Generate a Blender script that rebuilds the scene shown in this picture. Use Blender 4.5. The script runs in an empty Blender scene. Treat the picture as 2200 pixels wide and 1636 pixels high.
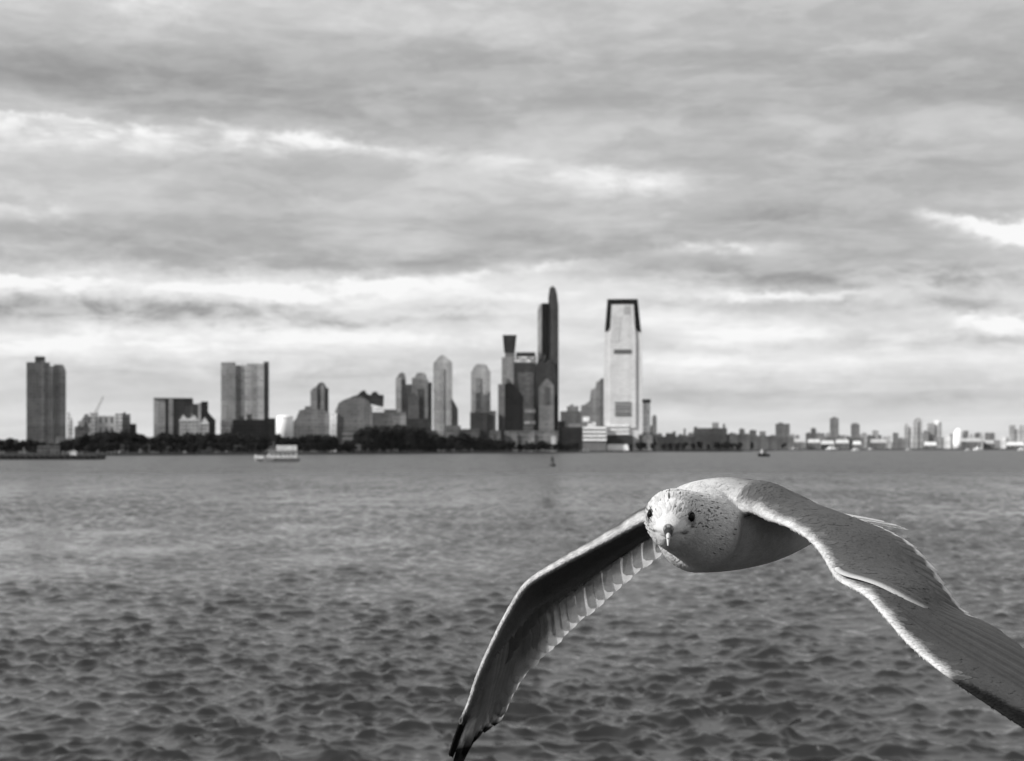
import bpy, bmesh, math, random
import numpy as np
from mathutils import Vector, Matrix, kdtree, noise as mnoise

# ------------------------------------------------------------------ basics
FPX, CX, HY, CAMZ = 3450.0, 1100.0, 961.0, 6.5      # focal length in photo pixels, centre column, horizon row, eye height
S = bpy.context.scene
COL = S.collection
random.seed(7)

def at(px, py, d):
    return Vector(((px - CX) / FPX * d, d, CAMZ + (HY - py) / FPX * d))

def lin(g):
    g /= 255.0
    return g / 12.92 if g <= 0.04045 else ((g + 0.055) / 1.055) ** 2.4

def link(o, parent=None):
    COL.objects.link(o)
    if parent: o.parent = parent
    return o

def tag(o, label=None, cat=None, group=None, kind=None):
    if label: o['label'] = label
    if cat: o['category'] = cat
    if group: o['group'] = group
    if kind: o['kind'] = kind
    return o

def empty(name, loc, label, cat, group=None):
    o = bpy.data.objects.new(name, None); o.location = loc; o.empty_display_size = 0.1
    link(o); return tag(o, label, cat, group)

def mesh_obj(name, verts, faces, mat, parent=None, smooth=False, attrs=None):
    me = bpy.data.meshes.new(name)
    me.from_pydata([tuple(v) for v in verts], [], faces)
    if callable(mat): mat = mat()
    if mat: me.materials.append(mat)
    if smooth: me.polygons.foreach_set('use_smooth', [True] * len(me.polygons))
    if attrs:
        for k, vals in attrs.items():
            a = me.attributes.new(k, 'FLOAT', 'POINT'); a.data.foreach_set('value', vals)
    me.update()
    return link(bpy.data.objects.new(name, me), parent)

class MB:
    """collects shapes into one mesh"""
    def __init__(s): s.v = []; s.f = []
    def add(s, v, f):
        n = len(s.v); s.v += [Vector(p) for p in v]; s.f += [tuple(i + n for i in q) for q in f]
    def box(s, x0, x1, y0, y1, z0, z1):
        v = [(x0,y0,z0),(x1,y0,z0),(x1,y1,z0),(x0,y1,z0),(x0,y0,z1),(x1,y0,z1),(x1,y1,z1),(x0,y1,z1)]
        s.add(v, [(3,2,1,0),(4,5,6,7),(0,1,5,4),(1,2,6,5),(2,3,7,6),(3,0,4,7)])
    def prism(s, prof, y0, y1):
        """prof: (x,z) outline, counter-clockwise seen from the camera side"""
        n = len(prof)
        a = sum(prof[i][0]*prof[(i+1)%n][1]-prof[(i+1)%n][0]*prof[i][1] for i in range(n))
        if a < 0: prof = prof[::-1]
        v = [(x,y0,z) for x,z in prof] + [(x,y1,z) for x,z in prof]
        f = [tuple(range(n)), tuple(range(2*n-1, n-1, -1))]
        f += [(i, i+n, (i+1)%n+n, (i+1)%n) for i in range(n)]
        s.add(v, f)
    def tube(s, p, q, r0, r1, n=10):
        p, q = Vector(p), Vector(q); d = (q-p).normalized()
        a = d.orthogonal().normalized(); b = d.cross(a)
        v = [p + (a*math.cos(2*math.pi*i/n)+b*math.sin(2*math.pi*i/n))*r0 for i in range(n)]
        v += [q + (a*math.cos(2*math.pi*i/n)+b*math.sin(2*math.pi*i/n))*r1 for i in range(n)]
        s.add(v, [(i,(i+1)%n,(i+1)%n+n,i+n) for i in range(n)] + [tuple(range(n-1,-1,-1)), tuple(range(n,2*n))])
    def lathe(s, prof, c=(0,0,0), n=20):
        v = []; m = len(prof)
        for i in range(n):
            t = 2*math.pi*i/n
            v += [(c[0]+r*math.cos(t), c[1]+r*math.sin(t), c[2]+z) for r, z in prof]
        f = [(i*m+j, ((i+1)%n)*m+j, ((i+1)%n)*m+j+1, i*m+j+1) for i in range(n) for j in range(m-1)]
        f += [tuple(((n-1-i)*m) for i in range(n)), tuple(i*m+m-1 for i in range(n))]
        s.add(v, f)
    def build(s, name, mat, parent=None, smooth=False):
        return mesh_obj(name, s.v, s.f, mat, parent, smooth)

# ------------------------------------------------------------------ node helpers
class NT:
    def __init__(s, tree): s.t = tree; s.n = tree.nodes; s.l = tree.links
    def node(s, typ, **kw):
        n = s.n.new(typ)
        for k, v in kw.items(): setattr(n, k, v)
        return n
    def put(s, sock, v):
        if hasattr(v, 'is_output') or isinstance(v, bpy.types.NodeSocket): s.l.new(v, sock)
        else: sock.default_value = v
    def math(s, op, a, b=None, c=None, clamp=False):
        n = s.node('ShaderNodeMath', operation=op); n.use_clamp = clamp
        s.put(n.inputs[0], a)
        if b is not None: s.put(n.inputs[1], b)
        if c is not None: s.put(n.inputs[2], c)
        return n.outputs[0]
    def noise(s, vec, scale, detail=3, rough=0.5, dist=0.0, lac=2.0):
        n = s.node('ShaderNodeTexNoise'); s.put(n.inputs['Vector'], vec)
        n.inputs['Scale'].default_value = scale; n.inputs['Detail'].default_value = detail
        n.inputs['Roughness'].default_value = rough; n.inputs['Distortion'].default_value = dist
        n.inputs['Lacunarity'].default_value = lac
        return n.outputs['Fac']
    def xyz(s, x, y, z=0.0):
        n = s.node('ShaderNodeCombineXYZ')
        for i, v in enumerate((x, y, z)): s.put(n.inputs[i], v)
        return n.outputs[0]
    def sep(s, v):
        n = s.node('ShaderNodeSeparateXYZ'); s.put(n.inputs[0], v); return n.outputs
    def ramp(s, v, a, b, lo=0.0, hi=1.0, smooth=True):
        n = s.node('ShaderNodeMapRange', interpolation_type='SMOOTHSTEP' if smooth else 'LINEAR')
        s.put(n.inputs['Value'], v)
        n.inputs['From Min'].default_value = a; n.inputs['From Max'].default_value = b
        s.put(n.inputs['To Min'], lo); s.put(n.inputs['To Max'], hi)
        return n.outputs['Result']
    def mix(s, f, a, b):
        return s.math('ADD', s.math('MULTIPLY', a, s.math('SUBTRACT', 1.0, f)), s.math('MULTIPLY', b, f))
    def grey(s, v):
        n = s.node('ShaderNodeCombineColor')
        for i in range(3): s.put(n.inputs[i], v)
        return n.outputs[0]
    def bump(s, h, strength, dist):
        n = s.node('ShaderNodeBump'); s.put(n.inputs['Height'], h)
        n.inputs['Strength'].default_value = strength; n.inputs['Distance'].default_value = dist
        return n.outputs[0]

def new_mat(name):
    m = bpy.data.materials.new(name); m.use_nodes = True
    t = NT(m.node_tree); b = m.node_tree.nodes['Principled BSDF']
    return m, t, b

_plain = {}
def plain(g, rough=0.7, name='paint', scale=0.6, var=0.25, metal=0.0):
    """matt material of albedo g with weathering blotches"""
    key = (round(g,3), rough, name, scale, var, metal)
    if key in _plain: return _plain[key]
    m, t, b = new_mat(name)
    tc = t.node('ShaderNodeTexCoord').outputs['Object']
    n = t.noise(tc, scale, 5, 0.6)
    t.put(b.inputs['Base Color'], t.grey(t.math('MULTIPLY', g, t.ramp(n, 0.3, 0.7, 1-var, 1+var))))
    b.inputs['Roughness'].default_value = rough; b.inputs['Metallic'].default_value = metal
    _plain[key] = m; return m

_fac = {}
def facade(wall, glass=None, fl=3.4, bay=3.2, wz=0.5, wx=0.55, gloss=0.25, var=0.6, blotch=0.2):
    """wall with a grid of windows: fl floor height, bay window pitch, wz / wx glass fraction"""
    if glass is None: glass = wall * 0.5
    key = (round(wall,3), round(glass,3), fl, bay, wz, wx, gloss, var, blotch)
    if key in _fac: return _fac[key]
    m, t, b = new_mat('facade')
    tc = t.node('ShaderNodeTexCoord')
    o = t.sep(tc.outputs['Object']); nn = t.sep(tc.outputs['Normal'])
    ax = t.math('ABSOLUTE', nn[0]); side = t.math('GREATER_THAN', ax, 0.7)
    u = t.mix(side, o[0], o[1])
    ur = t.math('DIVIDE', u, bay); zr = t.math('DIVIDE', o[2], fl)
    mx = t.math('LESS_THAN', t.math('FRACT', ur), wx)
    mz = t.math('LESS_THAN', t.math('FRACT', zr), wz)
    up = t.math('LESS_THAN', t.math('ABSOLUTE', nn[2]), 0.5)
    win = t.math('MULTIPLY', t.math('MULTIPLY', mx, mz), up)
    cell = t.node('ShaderNodeTexWhiteNoise', noise_dimensions='2D')
    t.put(cell.inputs['Vector'], t.xyz(t.math('FLOOR', ur), t.math('FLOOR', zr)))
    gl = t.math('MULTIPLY', glass, t.ramp(cell.outputs['Value'], 0, 1, 1-var, 1+var, False))
    blot = t.ramp(t.noise(tc.outputs['Object'], 0.035, 4, 0.6), 0.3, 0.7, 1-blotch, 1+blotch)
    pier = t.node('ShaderNodeTexWhiteNoise', noise_dimensions='1D'); t.put(pier.inputs['W'], t.math('FLOOR', t.math('DIVIDE', u, 6.5)))
    belt_ = t.node('ShaderNodeTexWhiteNoise', noise_dimensions='1D'); t.put(belt_.inputs['W'], t.math('FLOOR', t.math('DIVIDE', o[2], fl*4)))
    k_ = 1.0 if var > 0.3 else 0.25
    mod = t.math('MULTIPLY', t.ramp(pier.outputs['Value'], 0, 1, 1-0.24*k_, 1+0.24*k_, False), t.ramp(belt_.outputs['Value'], 0, 1, 1-0.14*k_, 1+0.14*k_, False))
    col = t.math('MULTIPLY', mod, t.mix(win, t.math('MULTIPLY', wall, blot), gl))
    t.put(b.inputs['Base Color'], t.grey(col))
    t.put(b.inputs['Roughness'], t.mix(win, 0.8, gloss)); b.inputs['Specular IOR Level'].default_value = 0.12
    _fac[key] = m; return m

# ------------------------------------------------------------------ render, camera, light
S.render.engine = 'CYCLES'
S.cycles.use_denoising = True
try: S.cycles.denoiser = 'OPENIMAGEDENOISE'
except Exception: pass
S.cycles.max_bounces = 6
S.cycles.volume_bounces = 0
S.cycles.transparent_max_bounces = 8
S.view_settings.view_transform = 'Standard'
S.view_settings.look = 'None'
S.view_settings.exposure = 0.2
S.view_settings.gamma = 1.0

cam_d = bpy.data.cameras.new('camera'); cam = bpy.data.objects.new('camera', cam_d); link(cam)
cam.location = (0, 0, CAMZ); cam.rotation_euler = (math.radians(90), 0, 0)
cam_d.sensor_width = 36.0; cam_d.lens = FPX / 2200 * 36.0
cam_d.shift_y = (HY - 818.0) / 2200.0
cam_d.clip_start = 0.05; cam_d.clip_end = 60000
cam_d.dof.use_dof = True; cam_d.dof.focus_distance = 1.285; cam_d.dof.aperture_fstop = 20.0
S.camera = cam

SUN = Vector((-0.78, -0.30, 0.55)).normalized()         # towards the sun: left of the camera and a little behind it
sd = bpy.data.lights.new('sun', 'SUN'); sun = bpy.data.objects.new('sun', sd); link(sun)
sd.energy = 5.0; sd.angle = math.radians(0.5); sd.color = (1.0, 0.99, 0.98)
sun.rotation_euler = SUN.to_track_quat('Z', 'Y').to_euler(); sun.location = (-30, -10, 60)

# ------------------------------------------------------------------ sky
def build_world():
    w = bpy.data.worlds.new('World'); S.world = w; w.use_nodes = True
    t = NT(w.node_tree); bg = w.node_tree.nodes['Background']
    d = t.node('ShaderNodeTexCoord').outputs['Generated']
    x, y, z = t.sep(d)
    zc = t.math('MAXIMUM', z, 0.0)
    hyp = t.math('SQRT', t.math('ADD', t.math('MULTIPLY', x, x), t.math('MULTIPLY', y, y)))
    az = t.math('MULTIPLY', t.math('ARCTAN2', x, y), 57.2958)                 # degrees right of the view axis
    el = t.math('MULTIPLY', t.math('DIVIDE', zc, t.math('MAXIMUM', hyp, 0.02)), 57.2958)   # about degrees above the horizon
    # a flat cloud deck seen in perspective
    k = t.math('DIVIDE', 1.0, t.math('ADD', zc, 0.07))
    px, py = t.math('MULTIPLY', x, k), t.math('MULTIPLY', y, k)
    deck = t.xyz(t.math('MULTIPLY', px, 0.8), py)
    ang = t.xyz(t.math('MULTIPLY', az, 0.16), t.math('MULTIPLY', el, 0.55))
    n_big = t.noise(deck, 0.75, 6, 0.55, 0.6)
    n_mid = t.noise(ang, 1.3, 7, 0.58, 0.5)
    n_fin = t.noise(t.xyz(t.math('MULTIPLY', az, 0.5), t.math('MULTIPLY', el, 1.5)), 1.6, 6, 0.6, 0.3)
    wv = t.noise(t.xyz(t.math('MULTIPLY', az, 0.28), t.math('MULTIPLY', el, 0.6), 3.7), 1.0, 5, 0.6, 0.3)
    wf = t.noise(t.xyz(t.math('MULTIPLY', az, 1.3), t.math('MULTIPLY', el, 1.9), 9.1), 1.0, 5, 0.65)
    wh = t.noise(t.xyz(t.math('MULTIPLY', az, 4.2), t.math('MULTIPLY', el, 5.0), 2.1), 1.0, 4, 0.6)
    elw = t.math('ADD', el, t.math('ADD', t.math('MULTIPLY', t.math('SUBTRACT', wv, 0.5), 0.8),
          t.math('ADD', t.math('MULTIPLY', t.math('SUBTRACT', wf, 0.5), 0.5), t.math('MULTIPLY', t.math('SUBTRACT', wh, 0.5), 0.13))))
    brk = t.ramp(t.noise(t.xyz(t.math('MULTIPLY', az, 0.42), t.math('MULTIPLY', el, 1.1), 6.3), 1.0, 5, 0.6, 0.4), 0.34, 0.66, 0.35, 1.45)
    def conv(X, Y):
        a = math.atan((X - CX) / FPX)
        return math.degrees(a), math.degrees((HY - Y) / FPX * math.cos(a))
    # base: mean tone by height above the horizon (photo rows -> grey)
    cr = t.node('ShaderNodeValToRGB'); t.put(cr.inputs[0], t.math('DIVIDE', elw, 40.0))
    stops = [(961,220),(890,218),(840,213),(790,225),(745,229),(700,233),(650,230),(612,226),(575,197),(520,189),(470,191),(420,194),
             (370,192),(320,194),(270,188),(220,179),(150,183),(80,193),(0,198),(-300,212),(-1300,236)]
    els = cr.color_ramp.elements
    while len(els) < len(stops): els.new(0.5)
    for e, (yy, g) in zip(els, stops):
        e.position = max(0.0, conv(1100, yy)[1] / 40.0); v = g / 255.0; e.color = (v, v, v, 1)
    val = t.sep(cr.outputs[0])[0]
    # named streaks: x, y, slope (px/px), half length, soft below, soft above, grey change
    F = [
     (60,250,0.05,420,55,7,46),(560,285,0.10,330,44,8,26),(720,300,0.10,120,26,8,24),
     (300,190,0.05,600,34,60,-12),(1500,215,0.02,800,60,50,-6),(350,18,0.0,120,22,12,26),(1000,80,0.1,330,30,40,14),
     (1950,90,0.0,500,60,60,8),(1100,345,0.13,420,40,12,19),(1340,395,0.10,160,35,22,22),(40,450,0.02,110,26,14,32),
     (300,555,0.02,560,26,40,-22),(950,560,-0.05,300,20,30,-12),(500,420,0.0,300,18,18,-8),
     (180,610,0.02,520,24,9,40),(900,600,-0.10,420,28,9,34),(1180,575,0.0,160,14,10,16),
     (170,662,0.03,330,30,26,-62),(470,668,0.12,130,34,24,-40),(640,664,0.05,110,24,22,-34),(830,690,-0.03,240,10,9,-32),(1000,655,0.0,200,10,10,-20),
     (250,735,-0.02,420,22,16,22),(850,730,0.0,330,22,16,22),(300,790,0.0,600,40,22,-16),(920,800,0.0,400,28,24,-14),
     (1750,470,0.02,240,30,22,-18),(2120,478,0.20,140,30,11,74),(2230,500,0.15,120,40,20,60),(1560,536,0.0,130,12,9,48),(1850,545,0.02,200,22,12,-10),
     (1640,595,0.03,400,26,20,-34),(2050,600,0.03,260,30,30,-34),(1700,634,0.0,170,12,8,38),(1980,655,0.05,260,26,16,-36),
     (1500,655,0.02,200,20,14,-22),(1640,712,0.0,160,26,18,18),(2130,690,0.10,90,22,14,44),(2050,735,0.0,260,16,14,-24),(1560,750,0.0,180,14,14,-20),
     (1700,784,0.0,620,22,14,14),(1650,845,0.0,420,24,26,-16),(2120,855,0.0,160,16,14,-10),(2150,810,0.0,140,14,12,12),
     (1250,520,0.0,260,30,30,-10),(1350,470,0.0,220,22,18,8),(1700,330,0.03,420,40,40,-8),(1900,290,0.0,260,26,26,-8),
    ]
    for X, Y, sl, L, wl, wu, amp in F:
        a0, e0 = conv(X, Y); r = 57.2958 / FPX
        da = t.math('SUBTRACT', az, a0)
        tt = t.math('ADD', t.math('SUBTRACT', elw, e0), t.math('MULTIPLY', da, sl))
        up = t.math('GREATER_THAN', tt, 0.0)
        inv = t.math('MULTIPLY_ADD', up, 1/(wu*r) - 1/(wl*r), 1/(wl*r))
        q = t.math('POWER', t.math('ABSOLUTE', t.math('MULTIPLY', tt, inv)), 2.0)
        q2 = t.math('POWER', t.math('ABSOLUTE', t.math('DIVIDE', da, L*r)), 3.0)
        g = t.math('EXPONENT', t.math('MULTIPLY', t.math('ADD', q, q2), -1.0))
        val = t.math('MULTIPLY_ADD', t.math('MULTIPLY', g, brk), amp/255.0, val)
    # broken cloud texture
    amp_h = t.ramp(el, 0.0, 5.0, 0.35, 1.0)
    def lay(n, a, b, k_edge, k_soft):
        return t.math('ADD', t.ramp(n, a, b, -0.5*k_edge, 0.5*k_edge), t.math('MULTIPLY', t.math('SUBTRACT', n, 0.5), k_soft))
    tex = t.math('ADD', lay(n_big, 0.43, 0.57, 0.045, 0.15), t.math('ADD', lay(n_mid, 0.45, 0.56, 0.030, 0.11), lay(n_fin, 0.47, 0.55, 0.010, 0.05)))
    val = t.math('MULTIPLY_ADD', tex, amp_h, val)
    val = t.math('MINIMUM', t.math('MAXIMUM', val, 0.3), 0.985)
    radi = t.math('POWER', val, 2.25)                                        # display grey -> light
    sky = t.node('ShaderNodeTexSky', sky_type='NISHITA'); sky.sun_disc = False
    sky.sun_elevation = math.asin(SUN.z); sky.sun_rotation = math.atan2(SUN.x, SUN.y)
    bw = t.node('ShaderNodeRGBToBW'); t.put(bw.inputs[0], sky.outputs[0])
    clear = t.math('MULTIPLY', bw.outputs[0], 0.04)                          # thin veil of clear sky through the cloud
    t.put(bg.inputs[0], t.grey(t.math('MULTIPLY_ADD', radi, 8.4, clear)))
    bg.inputs[1].default_value = 0.1
    w.cycles.sampling_method = 'MANUAL'; w.cycles.sample_map_resolution = 512
build_world()

# ------------------------------------------------------------------ water
def build_water():
    rng = np.random.default_rng(11)
    A = np.radians(21.5)
    azf = np.linspace(-A, A, 640)
    azc = np.linspace(A, 2*np.pi - A, 90)[1:-1]
    azs = np.concatenate([azf, azc]); NA = len(azs)
    r1 = np.geomspace(3, 27, 24)[:-1]; r2 = [27.0]
    while r2[-1] < 3000: r2.append(r2[-1] + min(0.0024*r2[-1], 0.85)*max(1.0, (r2[-1]/480)**1.6))
    r2 = np.array(r2); r3 = np.geomspace(3000, 30000, 20)[1:]
    rs = np.concatenate([r1, r2, r3]); NR = len(rs)
    R, AZ = np.meshgrid(rs, azs, indexing='ij')
    X = R*np.sin(AZ); Y = R*np.cos(AZ)
    Z = np.zeros_like(X)
    step_r = np.gradient(rs)[:, None]
    DX = np.zeros_like(X); DY = np.zeros_like(X)
    wind = math.radians(-166)                       # wave travel, towards the camera's left front
    comps = []
    for i in range(120):
        lam = 0.30 * (3.2/0.30) ** (rng.random()**1.2)
        th = wind + rng.normal(0, 0.74)
        a = 0.0074 * lam ** 0.95 * (0.6 + 0.8*rng.random())
        if lam < 0.5: a *= 0.85
        if lam > 1.2: a *= (1.2/lam) ** 0.7
        comps.append((lam, th, a, rng.random()*6.28))
    # patchy gusts modulate the chop
    g = 0.85 + 0.3*np.sin(X*0.41+Y*0.13+0.7)*np.sin(Y*0.23-X*0.17) + 0.45*np.sin(X*0.055+Y*0.021+1.0)*np.sin(Y*0.037-X*0.018+0.4) + 0.2*np.sin(X*0.19-Y*0.11)*np.sin(Y*0.16+2.0)
    for lam, th, a, ph in comps:
        k = 2*np.pi/lam
        fade = np.clip((lam/step_r - 1.7)/1.5, 0, 1)
        if fade.max() <= 0: continue
        n = int(np.max(np.nonzero(fade[:, 0] > 0)[0])) + 1
        kx, ky = k*math.sin(th), k*math.cos(th)
        p = kx*X[:n] + ky*Y[:n] + ph + 0.8*np.sin(0.31*k*(X[:n]*math.cos(th) - Y[:n]*math.sin(th)) + 2.1*ph)
        aa = a*fade[:n]*g[:n]
        Z[:n] += aa*np.cos(p)
        DX[:n] -= 0.7*aa*math.sin(th)*np.sin(p); DY[:n] -= 0.7*aa*math.cos(th)*np.sin(p)
    sg = float(Z[200:600, :640].std())              # sharpen crests, flatten troughs
    zc = 2.7*sg*np.tanh(Z/(2.7*sg)); Z = zc + 0.25*(zc*zc/sg - 0.85*sg)*np.where(zc > 0, 1.0, 0.8)
    # an old boat wake crossing the near water on the right
    wk = np.exp(-((X-6.5-0.16*(Y-40))/4.5)**2 - ((Y-43)/17)**2)
    for lam, th, a, ph in ((2.3, math.radians(-140), 0.058, 0.3), (1.5, math.radians(-152), 0.034, 2.0), (2.9, math.radians(-118), 0.07, 4.1)):
        k = 2*np.pi/lam; p = k*math.sin(th)*X + k*math.cos(th)*Y + ph + 0.5*np.sin(0.5*X+0.2*Y)
        Z += a*wk*np.cos(p); DX -= a*wk*math.sin(th)*np.sin(p); DY -= a*wk*math.cos(th)*np.sin(p)
    X += DX; Y += DY
    co = np.stack([X, Y, Z], -1).reshape(-1, 3)
    i, j = np.meshgrid(np.arange(NR-1), np.arange(NA), indexing='ij')
    jn = (j+1) % NA
    q = np.stack([i*NA+j, i*NA+jn, (i+1)*NA+jn, (i+1)*NA+j], -1).reshape(-1, 4)[:, ::-1]
    cap = len(co); co = np.vstack([co, [[0, 0, 0]]])
    tri = np.stack([np.full(NA, cap), (np.arange(NA)+1) % NA, np.arange(NA)], -1)[:, ::-1]
    me = bpy.data.meshes.new('water')
    nq, nt = len(q), len(tri)
    me.vertices.add(len(co)); me.vertices.foreach_set('co', co.astype(np.float32).ravel())
    me.loops.add(nq*4+nt*3); me.loops.foreach_set('vertex_index', np.concatenate([q.ravel(), tri.ravel()]).astype(np.int32))
    me.polygons.add(nq+nt)
    st = np.concatenate([np.arange(nq)*4, nq*4+np.arange(nt)*3]).astype(np.int32)
    me.polygons.foreach_set('loop_start', st)
    me.polygons.foreach_set('use_smooth', np.ones(nq+nt, bool))
    me.update(calc_edges=True); me.validate()
    m, t, b = new_mat('harbour_water')
    P = t.node('ShaderNodeNewGeometry').outputs['Position']
    s = t.sep(P)
    v = t.xyz(t.math('MULTIPLY', s[0], 0.8), s[1])
    def vn(scale, det):
        n = t.node('ShaderNodeTexNoise'); t.put(n.inputs['Vector'], v); n.inputs['Scale'].default_value = scale; n.inputs['Detail'].default_value = det
        q = t.node('ShaderNodeVectorMath', operation='SUBTRACT'); t.put(q.inputs[0], n.outputs['Color']); q.inputs[1].default_value = (0.5, 0.5, 0.5)
        return q.outputs[0]
    def vmul(a, k):
        q = t.node('ShaderNodeVectorMath', operation='MULTIPLY'); t.put(q.inputs[0], a); q.inputs[1].default_value = k; return q.outputs[0]
    def vadd(a, b_):
        q = t.node('ShaderNodeVectorMath', operation='ADD'); t.put(q.inputs[0], a); t.put(q.inputs[1], b_); return q.outputs[0]
    N = t.n.new('ShaderNodeNewGeometry').outputs['Normal']
    # gusts: long streaks of rougher water lying along the wind
    gust = t.ramp(t.noise(t.xyz(t.math('MULTIPLY', s[0], 0.16), t.math('MULTIPLY', s[1], 0.017)), 1.0, 4, 0.6, 0.3), 0.3, 0.7, 0.45, 1.6)
    gv = t.node('ShaderNodeVectorMath', operation='SCALE')
    open_ = t.ramp(s[1], 90, 420, 0.0, 1.0)                        # rougher out in the open harbour
    t.put(gv.inputs[0], vadd(vmul(vn(9.0, 4), (0.16, 0.16, 0)), vmul(vn(3.2, 4), (0.24, 0.26, 0)))); t.put(gv.inputs['Scale'], gust)
    go = t.node('ShaderNodeVectorMath', operation='SCALE')
    t.put(go.inputs[0], vadd(vmul(vn(1.1, 4), (1.3, 1.5, 0)), vmul(vn(0.3, 3), (0.5, 0.7, 0)))); t.put(go.inputs['Scale'], t.math('MULTIPLY', open_, gust))
    pert_o = go.outputs[0]
    pert = vadd(gv.outputs[0], pert_o)
    nn = t.node('ShaderNodeVectorMath', operation='NORMALIZE'); t.put(nn.inputs[0], vadd(N, pert))
    t.put(b.inputs['Normal'], nn.outputs[0])
    b.inputs['Base Color'].default_value = (0.012, 0.012, 0.012, 1)
    t.put(b.inputs['Roughness'], t.ramp(s[1], 60, 520, 0.09, 0.31))
    b.inputs['IOR'].default_value = 1.36
    me.materials.append(m)
    tag(link(bpy.data.objects.new('water', me)), kind='structure')
build_water()

# ------------------------------------------------------------------ land
SH = [(-2600,1150),(-200,1180),(300,1246),(650,1400),(1000,1660),(1180,1725),(1400,2240),(1600,2480),(1700,3150),(2200,3600),(4600,3900)]
def shore(x):
    for (a, b), (c, d) in zip(SH, SH[1:]):
        if a <= x <= c: return b + (d-b)*(x-a)/(c-a)
    return SH[0][1] if x < SH[0][0] else SH[-1][1]
LANDZ = 1.4
def build_land():
    xs = list(range(-2600, 4601, 40)); v = []; f = []
    for x in xs:
        d = shore(x) + random.uniform(-4, 4)
        X = (x-CX)/FPX
        v += [(X*d, d, -3), (X*d, d, LANDZ-0.5), (X*(d+2), d+2, LANDZ), (X*14000, 14000, LANDZ+1)]
    for i in range(len(xs)-1):
        for j in range(3):
            f.append((4*i+j, 4*i+4+j, 4*i+5+j, 4*i+1+j))
    m, t, b = new_mat('shore_ground')
    P = t.node('ShaderNodeNewGeometry').outputs['Position']
    n = t.noise(P, 0.02, 5, 0.6)
    t.put(b.inputs['Base Color'], t.grey(t.ramp(n, 0.35, 0.65, 0.010, 0.024))); b.inputs['Roughness'].default_value = 0.9
    tag(mesh_obj('ground', v, f, m), kind='structure')
    # low far ridge
    v = []; f = []; xs = list(range(-2400, 4401, 25)); d = 11500
    for x in xs:
        X = (x-CX)/FPX
        h = 40 + 22*mnoise.noise((x*0.0035, 3.1, 0)) + 12*mnoise.noise((x*0.013, 7.7, 0)) + (10 if 2080 < x < 2170 else 0)
        v += [(X*d, d, 0), (X*(d+250), d+250, h*0.75), (X*(d+600), d+600, h), (X*(d+2200), d+2200, 0)]
    for i in range(len(xs)-1):
        for j in range(3): f.append((4*i+j, 4*i+4+j, 4*i+5+j, 4*i+1+j))
    tag(mesh_obj('hills', v, f, plain(0.10, 0.95, 'hill_cover', 0.01, 0.3), smooth=True), kind='structure')
build_land()

# ------------------------------------------------------------------ buildings
NB = 0
def building(name, label, cat, d, parts, group=None):
    """parts: (part name, outline in photo pixels at distance d or (x0,x1,ytop), y offset, depth, material)"""
    xs = []
    for p in parts:
        o = p[1]
        xs += [q[0] for q in o] if isinstance(o[0], tuple) else [o[0], o[1]]
    cx = (min(xs)+max(xs))/2
    ox = (cx-CX)/FPX*d
    root = empty(name, (ox, d, LANDZ), label, cat, group)
    global LIT
    th = math.atan2(ox, d); root.rotation_euler.z = -th                        # fronts face the harbour
    LIT = 0.34 + sd.energy/math.pi*max(0.0, -SUN.x*math.sin(th) - SUN.y*math.cos(th))*0.85
    kx = math.cos(th)
    for p in parts:
        pname, o, dy, dep, mat = p[:5]
        if not isinstance(o[0], tuple):
            x0, x1, yt = o[:3]; yb = o[3] if len(o) > 3 else None
            o = [(x0, yb), (x1, yb), (x1, yt), (x0, yt)]
        prof = []
        for X, Y in o:
            z = -1.0 if Y is None else CAMZ + (HY-Y)/FPX*d - LANDZ
            prof.append((((X-CX)/FPX*d - ox)*kx, z))
        mb = MB(); mb.prism(prof, dy, dy+dep)
        ob = mb.build(pname, mat, root)
        if len(p) > 5: ob['label'] = p[5]
    LIT = 0.82
    return root

LIT = 0.82
def alb(g): return min(0.85, lin(g)/LIT)
def fm(g, glass=None, **kw): return lambda: facade(alb(g), None if glass is None else alb(glass), **kw)
def pm(g, **kw): return lambda: plain(alb(g), **kw)

# --- left shore
building('apartment_tower', 'tall dark twin slab tower with a black roof box, far left of the skyline', 'tower', 1620, [
    ('slab', (57,107,779), 0, 24, fm(84)), ('slab', [(116,None),(142,None),(142,796),(137,785),(133,783),(116,783)], 3, 22, fm(82)),
    ('recess', (107,116,786), 8, 14, fm(150, 110)), ('roof_box', (75,97,766,779), 4, 12, pm(35)),
    ('pier', (88,96,776), -1.5, 3, fm(92))])
building('post_tower', 'slim pale tower standing just right of the dark twin slab tower', 'tower', 1480, [
    ('shaft', (145,152,890), 0, 5, fm(165)), ('annex', (150,156,900), 1, 5, fm(140)), ('cap', (146,149,886,890), 1, 2, pm(90))])
building('low_block', 'dark grey low block with a stepped roof left of the crane', 'building', 1500, [
    ('block', [(160,None),(190,None),(190,890),(183,890),(175,903),(168,915),(160,918)], 0, 25, fm(88)), ('roof_box', (168,180,905,918), -2, 10, fm(120))])
building('station_hall', 'wide pale hall with arched bays under the crane boom', 'building', 1470, [
    ('hall', (190,252,894), 0, 22, fm(128, 70, fl=9, bay=5, wz=0.6, wx=0.4)), ('bay', (196,206,897), -2, 5, fm(140, 60)), ('end_block', (247,262,889), -3, 24, fm(150, 80))])
building('low_block', 'dark stepped block at the right end of the pale arched hall', 'building', 1490, [
    ('block', (262,280,890), 0, 25, fm(85, 40)), ('step', (280,293,911), 2, 20, fm(40)), ('roof_box', (264,270,886,890), 2, 6, pm(60))])
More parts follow.
